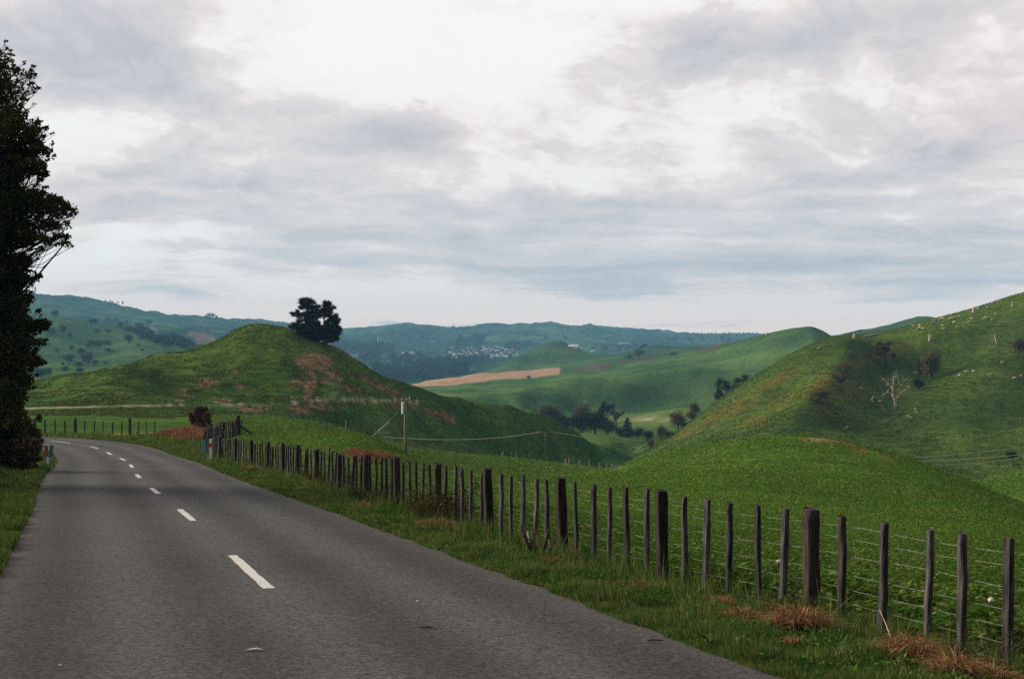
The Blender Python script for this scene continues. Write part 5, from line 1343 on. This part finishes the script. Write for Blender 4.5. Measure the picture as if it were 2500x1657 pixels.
for (x, lab) in [(873.5, 'left and taller of two thin white towers beyond the wood'), (881, 'right and shorter of two thin white towers beyond the wood')]:
    p = hit(x, 791, 3000); mb = MB(); hh = 19 if x < 878 else 15
    mb.tube([(0, 0, -1), (0, 0, hh * 0.7), (0, 0, hh)], [1.5, 1.3, 1.1], 8)
    root = empty('white_tower', p, lab, 'tower'); mb.build('shaft', M['wall_white'], root)
    mb = MB(); mb.tube([(0, 0, hh + 0.05), (0, 0, hh + 1.5)], [1.9, 1.7], 8); mb.build('head', M['wall_white'], root)

# ------------------------------------------------------------------ dead tree, snags, logs, rocks on the hill
def dead_tree():
    k = 0.22
    def w(X, Y, dd): return P(1845.5 + X * k, 662.5 + Y * k, dd)
    p = hit(1845.5 + 1015 * k, 662.5 + 1272 * k, 300); d0 = p[1]
    r = np.random.default_rng(9)
    root = empty('dead_tree', p, 'bare bleached dead tree with forked limbs on the dark hillside', 'tree')
    L = lambda pts, r0, r1: ([w(X, Y, d0 + (r.normal() * 0.5 if i else 0)) - p for i, (X, Y) in enumerate(pts)], r0, r1)
    mb = MB(); q, a, b = L([(1015, 1285), (1018, 1240), (1008, 1180), (985, 1130)], 0.55, 0.30); mb.tube(q, np.linspace(a, b, len(q)), 8); mb.build('trunk', M['dead_wood'], root, True)
    for pts, r0, r1 in [([(988, 1135), (995, 1080), (960, 1030), (930, 1000), (900, 970), (870, 965)], .24, .05), ([(990, 1110), (985, 1050), (1000, 990), (990, 940), (1000, 905)], .2, .05), ([(1018, 1200), (1045, 1150), (1062, 1090), (1075, 1040), (1100, 990), (1140, 960)], .26, .05), ([(1050, 1140), (1090, 1100), (1130, 1075), (1170, 1065)], .16, .04),
                        ([(975, 1120), (930, 1110), (890, 1125), (878, 1165)], .15, .07), ([(1070, 1050), (1050, 1000), (1040, 960), (1020, 925)], .13, .03), ([(955, 1030), (935, 1040), (925, 1000), (945, 960)], .1, .03), ([(1100, 990), (1085, 970), (1110, 930)], .1, .03), ([(1120, 1080), (1150, 1040), (1180, 1020), (1160, 990)], .08, .02), ([(995, 1060), (970, 1020), (975, 980)], .1, .03), ([(1000, 960), (1020, 935), (1045, 915)], .07, .02)]:
        mb = MB(); q, a, b = L(pts, r0, r1); mb.tube(q, np.linspace(a, b, len(q)) * 1.25, 6)
        for i in range(1, len(q)):
            limb(mb, q[i], q[i] + r.normal(size=3) * (0.6, 0.5, 0.5) + (0, 0, 0.5), b * 1.2, 0.02, r)
            limb(mb, q[i], q[i] + r.normal(size=3) * (0.7, 0.5, 0.4) + (0, 0, 0.4), b * 1.0, 0.02, r)
        mb.build('limb', M['dead_wood'], root, True)
dead_tree()

def log(pts, r0, r1, label, name='fallen_log', cat='log', lift=0.0, dmin=250, group=None, forks=0, mat='dead_wood'):
    r = np.random.default_rng(int(pts[0][0] * 7 + pts[0][1]))
    Q = [hit(x, y, dmin) for x, y in pts]; p = Q[0]
    r0 *= 0.72; r1 *= 0.72
    Q = [q - p + (0, 0, r0 * 0.7 + lift * i) for i, q in enumerate(Q)]
    mb = MB(); mb.tube(Q, np.linspace(r0, r1, len(Q)), 6)
    for _ in range(forks):
        i = int(r.integers(1, len(Q))); limb(mb, Q[i], Q[i] + r.normal(size=3) * (1.4, 1.0, 0.3) + (0, 0, 0.7), r1, 0.03, r)
    o = link(name, mb.mesh(name, M[mat], True)); o.location = p
    return tag(o, label, cat, group)
log([(1997, 778), (2015, 775), (2028, 772), (2041, 770)], 0.42, 0.22, 'long pale log lying high on the right hill near the skyline')
log([(1890, 806), (1898, 803), (1906, 800)], 0.3, 0.2, 'short grey log on the left skyline of the right hill')
log([(2039, 977), (2050, 972), (2061, 968), (2072, 964)], 0.16, 0.08, 'fallen thin branch below and left of the dead tree', 'fallen_branch', 'branch', 0.1, 250, None, 3)
log([(2094, 960), (2104, 964), (2112, 969)], 0.16, 0.08, 'forked pale branch below and right of the dead tree', 'fallen_branch', 'branch', 0.06, 250, None, 4)
log([(2120, 957), (2116, 949), (2113, 943)], 0.14, 0.1, 'short upright pale stick above the forked branch', 'fallen_branch', 'branch', 0.1)
log([(1950, 992), (1955, 989), (1960, 986)], 0.28, 0.2, 'pale log just above the crest of the green mound')
log([(1986, 896), (1993, 900)], 0.4, 0.3, 'stubby pale log in the golden growth of the spur')
log([(1625, 1014), (1640, 1003), (1658, 991)], 0.13, 0.09, 'long thin pole lying on the lower flank of the right hill', 'fallen_branch', 'branch')
log([(1645, 988), (1660, 981), (1676, 976)], 0.2, 0.1, 'pale branch lying above the long thin pole on the flank', 'fallen_branch', 'branch')
log([(2016, 930), (2014, 924), (2020, 918), (2026, 926)], 0.3, 0.2, 'small pale forked stump left of the dead tree', 'tree_stump', 'stump', 0.2, 250, None, 1)
log([(2304, 796), (2300, 786), (2298, 776)], 0.2, 0.12, 'dark snag standing alone high on the right hill', 'snag', 'snag', 0.1, 300, None, 2)
for (x, y, hh, rr, lab) in [(2148, 787, 2.4, 0.45, 'squat reddish snag standing under the upper pasture edge'), (1974, 781, 1.6, 0.6, 'pale stump on the skyline shoulder of the right hill'), (2250, 722, 2.3, 0.7, 'grey stump among the sheep on the upper pasture'), (2339, 707, 1.8, 0.4, 'slim stump near the right end of the upper pasture')]:
    p = hit(x, y, 300); mb = MB(); mb.tube([(0, 0, -0.4), (0.05, 0, hh * 0.5), (0.1, 0, hh)], [rr * 1.2, rr, rr * 0.7], 7); mb.tube([(0.0, 0, hh * 0.5), (rr * 1.4, 0.1, hh * 0.75)], [rr * 0.5, rr * 0.2], 5)
    o = link('tree_stump', mb.mesh('tree_stump', M['dead_wood'])); o.location = p; tag(o, lab, 'stump')
for i, (x, y, s, lab) in enumerate([(733, 921, 1.0, 'largest pale rock above the knoll track'), (748, 925, 0.5, 'small pale rock just right of the largest rock by the track'), (675, 919, 0.7, 'pale flat rock at the left start of the sandy track'), (846, 923, 0.6, 'pale rock by the middle of the sandy track'), (380, 908, 1.0, 'dark boulder on the green bench left of the knoll'), (231, 924, 0.6, 'small stone alone on the green bench'),
                                    (242, 875, 0.7, 'grey stone on the lower ridge left of the knoll'), (371, 871, 0.6, 'grey stone in the grass of the knoll flank'), (560, 900, 0.8, 'brownish boulder in the bare patch of the knoll')]):
    p = hit(x, y, 180, 345); mb = MB(); s *= 0.62; mb.blob((0, 0, s * 0.22), (s * 0.8, s * 0.6, s * 0.45), 9, 6, 0.5, i)
    o = link('rock', mb.mesh('rock', M['rock'] if 'dark' not in lab else M['grey_post'])); o.location = p; tag(o, lab, 'rock')

# ------------------------------------------------------------------ sheep
def sheep_proto(pose):
    mb = MB()
    # continuous fleece body that narrows to the neck
    prof = [(-0.62, 0.02, 0.78), (-0.56, 0.17, 0.76), (-0.40, 0.29, 0.72), (-0.1, 0.33, 0.68), (0.2, 0.31, 0.69), (0.42, 0.24, 0.74), (0.55, 0.17, 0.80 if pose == 0 else 0.62), (0.66, 0.13, 0.88 if pose == 0 else 0.44), (0.76, 0.10, 0.95 if pose == 0 else 0.30)]
    mb.tube([(x, 0, z) for x, r, z in prof], [r for x, r, z in prof], 10)
    body = mb.mesh('body', M['wool'], True)
    mb = MB()
    hx, hz = (0.80, 0.97) if pose == 0 else (0.80, 0.24)
    dv = np.array((0.22, 0, -0.08)) if pose == 0 else np.array((0.1, 0, -0.2))
    mb.tube([(hx - 0.06, 0, hz), (hx, 0, hz), tuple(np.array((hx, 0, hz)) + dv * 0.6), tuple(np.array((hx, 0, hz)) + dv)], [0.07, 0.095, 0.075, 0.045], 8)
    for s in (-1, 1): mb.tube([(hx, 0.07 * s, hz + 0.04), (hx - 0.03, 0.19 * s, hz + 0.03)], [0.035, 0.015], 5)
    head = mb.mesh('head', M['sheep_skin'], True)
    legs = []
    for x in (-0.38, 0.34):
        for s in (-1, 1):
            mb = MB(); b = -0.05 if x < 0 else 0.03
            mb.tube([(x, 0.16 * s, 0.6), (x + b, 0.15 * s, 0.34), (x - b * 0.4, 0.15 * s, 0.16), (x, 0.15 * s, -0.03)], [0.095, 0.05, 0.036, 0.045], 6); legs.append(mb.mesh('leg', M['sheep_skin']))
    return body, head, legs
SHP = [sheep_proto(0), sheep_proto(1)]
def sheep(X, Y, label, group, k=None, dmin=300):
    p = hit(1845.5 + X * 0.22, 662.5 + Y * 0.22 + 1.5, dmin)
    body, head, legs = SHP[int(rng.integers(2))]
    root = empty('sheep', p, label, 'sheep', group, rng.choice([0, pi]) + rng.normal() * 0.6); s = 0.98 * rng.uniform(0.9, 1.12); root.scale = (s, s, s)
    link('body', body, root); link('head', head, root)
    for l in legs: link('leg', l, root)
for (X, Y) in [(1203, 420), (1270, 410), (1272, 432), (1250, 450), (1310, 450), (1398, 385), (1420, 362), (1492, 350), (1512, 340), (1515, 420), (1525, 450), (1590, 345), (1610, 338), (1640, 332), (1670, 428), (1690, 318), (1635, 380), (1790, 378), (1815, 345), (1800, 275), (1845, 250), (1887, 235), (1985, 228), (1950, 345), (1970, 330), (2035, 355), (2068, 300), (2090, 165), (2040, 178)]:
    sheep(X, Y, 'pale sheep scattered over the bright upper pasture of the right hill', 'sheep on the upper pasture')
for (X, Y, lab) in [(1225, 918, 'sheep resting at the foot of the narrow olive shrub'), (1330, 932, 'sheep resting under the tall olive shrub'), (1692, 938, 'leftmost of three sheep on the dark slope right of the olive shrub'), (1760, 903, 'middle one of three sheep on the dark slope right of the olive shrub'), (1838, 900, 'rightmost of three sheep on the dark slope right of the olive shrub'), (2003, 935, 'single sheep alone in the middle of the dark right slope'),
                    (2268, 968, 'lower left of two sheep near the right edge of the dark slope'), (2335, 945, 'upper right of two sheep near the right edge of the dark slope'), (2138, 802, 'tiny sheep highest on the dark right slope'), (850, 1220, 'sheep just left of the dead tree trunk')]:
    sheep(X, Y, lab, None)

# ------------------------------------------------------------------ small things by the fence and on the road
def tuft(px, py, rad, hgt, n, label, name='dry_grass_tuft', cat='grass tuft', mat='dry', seed=None, p=None, lean=1.0, group=None):
    rad *= 0.78; hgt *= 0.8; n = int(n * 1.15)
    r = np.random.default_rng(int(px * 3 + py) if seed is None else seed)
    if p is None: p = hit(px, py)
    a = r.random(n) * 2 * pi; q = rad * 0.75 * np.sqrt(r.random(n))
    x = np.cos(a) * q; y = np.sin(a) * q
    z = H(x + p[0], y + p[1]) - p[2]
    h = hgt * r.uniform(0.35, 1.1, n) * (1.1 - 0.6 * q / rad); b = a + r.normal(size=n) * 0.9; l = h * np.abs(r.normal(size=n)) * lean * 0.62
    w = r.uniform(0.004, 0.010, n) * max(1.0, p[1] / 20)
    base = np.column_stack([x, y, z - 0.02]); mid = base + np.column_stack([np.cos(b) * l * 0.35, np.sin(b) * l * 0.35, h * 0.75]); tip = base + np.column_stack([np.cos(b) * l * 1.25, np.sin(b) * l * 1.25, h * (0.95 - 0.35 * r.random(n))])
    c = r.random(n) * pi; s = np.column_stack([np.cos(c) * w, np.sin(c) * w, 0 * w])
    V = np.concatenate([np.stack([base - s / 2, base + s / 2, mid + s / 2, mid - s / 2], 1), np.stack([mid - s / 2, mid + s / 2, tip + s * 0.1, tip - s * 0.1], 1)])
    o = link(name, poly_mesh(name, V, 4, M[mat], np.tile(r.random(n), 2))); o.location = p
    return tag(o, label, cat, group)
for (px, py, rad, hgt, n, lab) in [
    (1850, 1462, 0.42, 0.40, 1500, 'large rusty grass tuft heaped at the foot of the nearest thick post'), (1838, 1492, 0.16, 0.18, 260, 'small rusty tuft on the road side of the nearest thick post'), (1712, 1432, 0.34, 0.22, 700, 'flat rusty tuft left of the nearest thick post'), (1672, 1405, 0.22, 0.24, 400, 'small dry tuft at the third batten left of the nearest thick post'),
    (2105, 1532, 0.34, 0.40, 1200, 'tall straw coloured tuft between the battens near the right corner'), (2215, 1575, 0.34, 0.36, 1100, 'wide straw tuft in the lower right corner'), (2310, 1592, 0.3, 0.3, 600, 'dry tuft at the foot of the last batten on the right'), (1478, 1360, 0.42, 0.2, 800, 'rusty tuft at the foot of the second thick post'), (1520, 1365, 0.26, 0.18, 400, 'thin dry tuft just right of the foot of the second thick post'), (1420, 1352, 0.25, 0.15, 300, 'faded dry tuft left of the second thick post'),
    (1277, 1302, 0.34, 0.2, 500, 'pale dry tuft at the foot of the third thick post'), (1172, 1276, 0.22, 0.16, 300, 'small pale tuft between the third and fourth thick posts'), (1015, 1222, 0.6, 0.32, 900, 'broad rusty tuft under the dark weeds at the fifth thick post'), (935, 1204, 0.4, 0.2, 400, 'low rusty tuft by the sixth thick post'),
    (840, 1176, 0.45, 0.28, 500, 'rusty tuft at the foot of the seventh thick post'), (752, 1130, 0.5, 0.35, 400, 'dark rusty tuft along the far fence near the mound'), (582, 1090, 0.6, 0.42, 500, 'orange tuft below the crowded battens of the far fence'), (556, 1072, 0.6, 0.5, 500, 'straw tuft right of the red banded marker'), (700, 1135, 0.4, 0.25, 300, 'small rusty tuft on the verge before the mound'), (1640, 1395, 0.2, 0.2, 250, 'tiny dry tuft at the second batten right of the second thick post')]:
    tuft(px, py, rad, hgt, n, lab)
# dead stalks and weeds
def stalks(px, py, n, hgt, spread_, label, mat='twig', name='dead_weed', cat='weed', leaves=0, leafmat='tangle', seed=0):
    r = np.random.default_rng(int(px + py) + seed); p = hit(px, py)
    root = empty(name, p, label, cat)
    mb = MB(); tips = []
    for _ in range(n):
        a = r.random() * 6.28; b = r.random() * spread_ * 0.35
        q = [np.array((cos(a) * b, sin(a) * b, -0.05))]; v = np.array((cos(a) * spread_, sin(a) * spread_, hgt)) * r.uniform(0.6, 1.1)
        for k in range(1, 6): q.append(q[0] + v * k / 5 + r.normal(size=3) * 0.05 * hgt + (0, 0, -0.12 * hgt * (k / 5) ** 3))
        mb.tube(q, np.linspace(0.006, 0.003, 6), 4); tips += q[2:]
        for k in (3, 4, 5):
            limb(mb, q[k], q[k] + r.normal(size=3) * 0.14 * hgt, 0.003, 0.0015, r)
    mb.build('stem', M[mat], root)
    if leaves:
        t = np.array(tips); c = t[r.integers(len(t), size=leaves)] + r.normal(size=(leaves, 3)) * 0.09 * hgt
        link('foliage', poly_mesh('foliage', leaf_quads(c, r.uniform(0.02, 0.06, leaves) * max(1, p[1] / 20), 0.5, 0.0, r), 4, M[leafmat], r.random(leaves)), root)
    return root
stalks(1030, 1212, 16, 0.85, 0.55, 'dark bushy weed grown up around the fifth thick post', leaves=1800)
stalks(985, 1205, 8, 0.7, 0.4, 'dark weed left of the fifth thick post', leaves=600)
stalks(870, 1165, 8, 0.5, 0.5, 'brown weed between the sixth and seventh thick posts', leaves=600)
stalks(770, 1130, 9, 0.7, 0.7, 'tangle of brown weed on the fence before the mound', leaves=800)
stalks(1675, 1372, 7, 0.5, 0.2, 'dark dead weed standing at the third batten right of the second thick post', leaves=200)
stalks(2268, 1572, 9, 0.5, 0.25, 'dark dried weed stalks between the last two battens on the right', leaves=160)
stalks(1808, 1430, 6, 0.35, 0.15, 'dried weed curled around the batten left of the nearest thick post', leaves=200)
stalks(1690, 1500, 3, 0.25, 0.3, 'low green runner on the verge left of the big rusty tuft', 'twig', leaves=260, leafmat='grass')
stalks(2000, 1545, 5, 0.32, 0.4, 'pale bent stems on the verge left of the straw tuft', 'green_stem', leaves=90, leafmat='grass')
# pale cane leaning on a batten
p = hit(2082, 1545); b_ = P(2032, 1408, 13.6)
cable('dry_cane', p, b_, -0.03, 0.0026, 'long pale dry cane leaning against a batten near the right corner', M['dead_wood'], None, 8, 'cane')
# broken stump by the fence
p = hit(1240, 1290); root = empty('broken_stump', p, 'small broken woody stump with splintered pale wood between two thick posts', 'stump')
mb = MB(); r = np.random.default_rng(4)
for k in range(9):
    a = r.random() * 6.28; limb(mb, (cos(a) * .08, sin(a) * .08, -0.05), (cos(a) * r.uniform(.1, .3), sin(a) * .2, r.uniform(.2, .5)), 0.035, 0.008, r)
mb.build('root_wood', M['twig'], root)
mb = MB(); limb(mb, (0.12, -0.1, 0.0), (0.17, -0.08, 0.28), 0.035, 0.012, r); limb(mb, (-0.1, -0.1, 0.25), (-0.13, -0.05, 0.4), 0.02, 0.01, r); mb.build('splinter', M['dead_wood'], root)
# wool caught on the grass, petals, leaf and sticks on the road
for (px, py, s, dd, lab) in [(2290, 1386, 0.026, 14.5, 'pale fluffy seed head standing behind the last two battens on the right'), (1800, 1297, 0.024, 17.5, 'pale fluffy seed head behind the batten left of the nearest thick post')]:
    q = P(px, py, dd); g0 = h1(q[0], q[1])
    root = empty('seed_head', (q[0], q[1], g0), lab, 'seed head')
    mb = MB(); mb.blob((0, 0, q[2] - g0), (s * 1.1, s * 0.8, s * 1.05), 10, 8, 1.1, int(px)); mb.build('fluff', M['petal'], root, True)
    mb = MB(); mb.tube([(0.02, 0, -0.05), (0.01, 0, (q[2] - g0) * 0.6), (0, 0, q[2] - g0 - s)], [0.003, 0.0025, 0.002], 5); mb.build('stem', M['green_stem'], root)
def road_bit(px, py, name, label, cat, build):
    z_d = np.linspace(9, 100, 2000); dd = float(np.interp(-py, -(HY - road_z(z_d) / z_d * F), z_d))
    x = (px - CX) / F * dd; o = build(); o.location = (x, dd, float(road_z(dd)) + 0.004); return tag(o, label, cat)
def b_leaf():
    mb = MB(); mb.add([(-.075, 0, .004), (-.03, -.02, .012), (.03, -.022, .018), (.085, 0, .006), (.03, .025, .02), (-.03, .022, .014), (0, 0, .006)], [(0, 1, 6), (1, 2, 6), (2, 3, 6), (3, 4, 6), (4, 5, 6), (5, 0, 6)]); return mb.build('dry_leaf', M['pale_leaf'])
def b_twig():
    mb = MB(); mb.tube([(-.06, 0, .008), (-.02, .01, .012), (.03, .0, .012), (.075, .012, .009)], [.006, .008, .007, .004], 6); mb.tube([(-.01, .008, .012), (.03, .035, .014)], [.004, .002], 5); return mb.build('twig', M['twig'])
def b_stone():
    mb = MB(); mb.blob((0, 0, .006), (.012, .010, .008), 8, 6, .4, 2); return mb.build('pebble', M['petal'])
road_bit(586, 1503, 'dry_leaf', 'pale curled leaf lying on the left lane near the bottom', 'leaf', b_leaf)
road_bit(984, 1452, 'twig', 'short dark twig lying on the right lane', 'twig', b_twig)
road_bit(1512, 1482, 'twig', 'dark twig at the right edge of the road', 'twig', b_twig)
road_bit(140, 1538, 'pebble', 'small white pebble on the left lane at the bottom left', 'pebble', b_stone)
road_bit(965, 1390, 'pebble', 'tiny pale pebble on the right lane above the twig', 'pebble', b_stone)

# ------------------------------------------------------------------ sky, sun, air, camera
SUN_EL, SUN_AZ = radians(18), radians(-66)      # evening sun veiled by cloud, from the left
def build_world():
    w = bpy.data.worlds.new('World'); SC.world = w; w.use_nodes = True
    t = NT(w.node_tree); t.n.clear()
    out = t.new('ShaderNodeOutputWorld'); bg = t.new('ShaderNodeBackground'); bg.inputs['Strength'].default_value = 0.1
    t.l.new(bg.outputs[0], out.inputs[0])
    sky = t.new('ShaderNodeTexSky', sky_type='NISHITA'); sky.sun_disc = False; sky.sun_elevation = SUN_EL; sky.sun_rotation = SUN_AZ
    tc = t.new('ShaderNodeTexCoord').outputs['Generated']
    dirv = t.vec('NORMALIZE', tc)
    s = t.new('ShaderNodeSeparateXYZ'); t.l.new(dirv, s.inputs[0])
    X, Y, Z = s.outputs
    el0 = t.math('MAXIMUM', Z, 0.0)
    V = t.math('LOGARITHM', t.math('ADD', el0, 0.055), 2.718281828)
    wind = t.math('MULTIPLY', X, 0.35)
    cv = t.comb(t.math('MULTIPLY', X, 5.2), t.math('MULTIPLY', Y, 5.2), t.math('ADD', t.math('MULTIPLY', V, 2.6), wind))
    wn = t.new('ShaderNodeTexNoise'); t.inp(wn.inputs['Vector'], cv); wn.inputs['Scale'].default_value = 0.9; wn.inputs['Detail'].default_value = 5; wn.inputs['Roughness'].default_value = 0.6
    warp = t.vec('SUBTRACT', wn.outputs['Color'], (0.5, 0.5, 0.5))
    cw = t.vec('ADD', cv, t.vec('SCALE', warp, scale=0.9))
    n1 = t.noise(cw, 1.05, 8, 0.56)
    n2 = t.noise(cw, 3.0, 8, 0.52)
    n4 = t.noise(t.vec('ADD', cv, t.vec('SCALE', warp, scale=1.6)), 7.0, 5, 0.5)
    n3 = t.noise(t.vec('MULTIPLY', cw, (0.45, 0.45, 2.6)), 1.5, 6, 0.55)
    # large cloud masses lie where the photograph shows them: bearing/elevation of each
    az = t.math('ARCTAN2', X, Y)
    el = t.math('DIVIDE', Z, t.math('SQRT', t.math('ADD', t.math('MULTIPLY', X, X), t.math('MULTIPLY', Y, Y))))
    sw = t.new('ShaderNodeSeparateXYZ'); t.l.new(warp, sw.inputs[0])
    hz = t.ramp(el, 0.02, 0.16)
    az2 = t.math('ADD', az, t.math('MULTIPLY', sw.outputs[0], 0.10))
    el2 = t.math('ADD', el, t.math('MULTIPLY', sw.outputs[1], t.math('MULTIPLY_ADD', hz, 0.045, 0.012)))
    P2 = t.comb(az2, el2, 0.0)
    def lobes(L):
        acc = None
        for (px, py, rx, ry, amp) in L:
            a0 = math.atan((px - CX) / F); e0 = (HY - py) / F * cos(a0)
            q = t.vec('MULTIPLY', t.vec('SUBTRACT', P2, (a0, e0, 0)), (F / rx, F / ry, 0))
            e = t.math('EXPONENT', t.math('MULTIPLY', t.vec('DOT_PRODUCT', q, q), -1.0))
            acc = t.math('MULTIPLY_ADD', e, amp, acc if acc is not None else 0.0)
        return acc
    B = lobes([(900, 95, 330, 150, .62), (1010, 215, 210, 55, .45), (1230, 60, 130, 150, .35), (1560, 8, 300, 34, .40), (1680, 215, 150, 60, .30), (1640, 330, 60, 70, .28), (240, 285, 190, 45, .40), (110, 345, 120, 60, .35), (250, 540, 110, 40, .20), (90, 640, 160, 60, .30), (1200, 410, 260, 50, .12), (930, 400, 200, 40, .14),
               (550, 705, 620, 38, .24), (1500, 728, 560, 34, .20), (800, 620, 500, 18, .12), (1420, 250, 120, 120, .14), (2120, 270, 90, 120, .10), (2150, 440, 230, 16, .22), (2250, 490, 200, 30, .12), (1800, 620, 500, 14, .10),
               (170, 80, 230, 105, -.44), (330, 60, 90, 100, -.2), (300, 210, 250, 55, -.38), (520, 115, 110, 45, -.22), (790, 265, 260, 62, -.30), (930, 300, 170, 40, -.26), (560, 330, 300, 50, -.14), (330, 430, 260, 42, -.28), (700, 420, 330, 30, -.16), (600, 560, 420, 24, -.20), (1250, 560, 330, 30, -.40), (1000, 610, 520, 16, -.22), (1650, 480, 330, 24, -.34), (1900, 420, 250, 24, -.36), (2250, 345, 170, 30, -.30),
               (1560, 110, 230, 70, -.26), (1850, 110, 210, 45, -.26), (1800, 620, 480, 30, -.26), (1450, 620, 430, 24, -.22), (2150, 560, 300, 36, -.20), (1560, 200, 200, 50, -.12), (2150, 70, 280, 60, -.14), (2050, 330, 250, 90, -.16), (1350, 470, 200, 26, -.18), (2100, 660, 300, 20, -.14)])
    tex = t.math('ADD', t.math('MULTIPLY_ADD', n1, 0.85, -0.425), t.math('MULTIPLY_ADD', n2, 1.05, -0.525))
    tex = t.math('ADD', tex, t.math('MULTIPLY', t.math('MULTIPLY_ADD', n4, 0.62, -0.31), t.ramp(el, 0.05, 0.13)))
    tex = t.math('ADD', tex, t.math('MULTIPLY', t.math('MULTIPLY_ADD', n3, 2.1, -1.05), t.math('SUBTRACT', 1.0, t.ramp(el, 0.05, 0.17))))
    dens = t.math('ADD', t.math('ADD', B, t.math('MULTIPLY', tex, 1.0)), t.math('MULTIPLY_ADD', t.ramp(el, 0.015, 0.06), -0.15, 0.70))
    cr = t.new('ShaderNodeValToRGB'); t.inp(cr.inputs[0], dens)
    el_ = cr.color_ramp.elements
    stops = [(0.0, (0.452, 0.448, 0.470)), (0.22, (0.525, 0.506, 0.518)), (0.42, (0.605, 0.566, 0.562)), (0.60, (0.685, 0.627, 0.606)), (0.68, (0.745, 0.692, 0.664)), (0.78, (0.80, 0.762, 0.73)), (1.0, (0.83, 0.81, 0.78))]
    el_[0].position = 0.0; el_[0].color = (*stops[0][1], 1); el_[1].position = 1.0; el_[1].color = (*stops[-1][1], 1)
    for p, c in stops[1:-1]:
        e = el_.new(p); e.color = (*c, 1)
    cloud = cr.outputs[0]
    low = lobes([(1700, 560, 800, 110, 1.0)])
    cloud = t.mix(t.math('MULTIPLY', low, 0.5), cloud, t.mix(1.0, cloud, (0.955, 0.985, 1.01), 'MULTIPLY'))
    pink = lobes([(2290, 250, 190, 150, 0.9), (1080, 290, 170, 110, .5), (1500, 330, 260, 120, .4), (150, 480, 150, 90, .4)])
    cloud = t.mix(t.math('MULTIPLY', pink, 0.6, clamp=True), cloud, t.mix(1.0, cloud, (1.04, 0.955, 0.95), 'MULTIPLY'))
    warm = t.math('MULTIPLY', t.math('SUBTRACT', 1.0, t.ramp(el, 0.022, 0.075)), t.ramp(dens, 0.36, 0.66))
    cloud = t.mix(t.math('MULTIPLY', warm, 0.9), cloud, (0.93, 0.72, 0.62))
    # the sky behind the viewer is the dark side of the overcast
    cloud = t.vec('SCALE', cloud, scale=t.math('MULTIPLY', t.math('MULTIPLY_ADD', t.ramp(Y, -0.6, 0.6), 5.6, 3.0), t.math('MULTIPLY_ADD', t.ramp(Z, 0.27, 0.62), 0.25, 1.0)))
    fin = t.mix(0.04, cloud, sky.outputs[0])
    t.l.new(fin, bg.inputs[0])
build_world()

sun = bpy.data.lights.new('evening_sun', 'SUN'); sun.energy = 5.0; sun.angle = radians(34); sun.color = (1.0, 0.88, 0.69)
so = bpy.data.objects.new('evening_sun', sun); COL.objects.link(so)
sd = Vector((sin(SUN_AZ) * cos(SUN_EL), cos(SUN_AZ) * cos(SUN_EL), sin(SUN_EL)))
so.rotation_euler = sd.to_track_quat('Z', 'Y').to_euler(); so.location = (-60, 10, 60)

HAZE = True
if HAZE:
    zmax = max(v.co.z for v in bpy.data.objects['ground'].data.vertices); zmin = min(v.co.z for v in bpy.data.objects['ground'].data.vertices)
    print('ground z', zmin, zmax)
    zt, zb = zmax + 25, zmin - 1; HZC, HZH = (zt + zb) / 2, (zt - zb) / 2
    mb = MB(); mb.box((0, 0, HZC), (7150, 7150, HZH))
    hm, t, out = material('haze')
    pv = t.new('ShaderNodeVolumePrincipled'); pv.inputs['Color'].default_value = (0.27, 0.60, 0.92, 1); pv.inputs['Density'].default_value = 9.5e-5; pv.inputs['Anisotropy'].default_value = 0.0
    t.l.new(pv.outputs[0], out.inputs['Volume'])
    tag(mb.build('haze', hm), 'thin blue evening haze filling the valley air', 'haze', kind='stuff')

cam = bpy.data.cameras.new('camera'); cam.lens = 50.0; cam.sensor_width = 36.0
co = bpy.data.objects.new('camera', cam); COL.objects.link(co); co.rotation_euler = (pi / 2, 0, 0)
cam.shift_y = 51.0 / 2366.0; cam.clip_start = 0.1; cam.clip_end = 30000
SC.camera = co
vs = SC.view_settings; SC.display_settings.display_device = 'sRGB'
vs.view_transform = 'Standard'; vs.look = 'None'; vs.exposure = 0.54; vs.gamma = 1.0
SC.render.engine = 'CYCLES'
cy = SC.cycles; cy.max_bounces = 6; cy.diffuse_bounces = 3; cy.glossy_bounces = 2; cy.transmission_bounces = 3; cy.volume_bounces = 0; cy.transparent_max_bounces = 4; cy.sample_clamp_direct = 4.0; cy.sample_clamp_indirect = 2.0; cy.use_denoising = False; cy.denoiser = 'OPENIMAGEDENOISE'; cy.denoising_input_passes = 'RGB_ALBEDO_NORMAL'
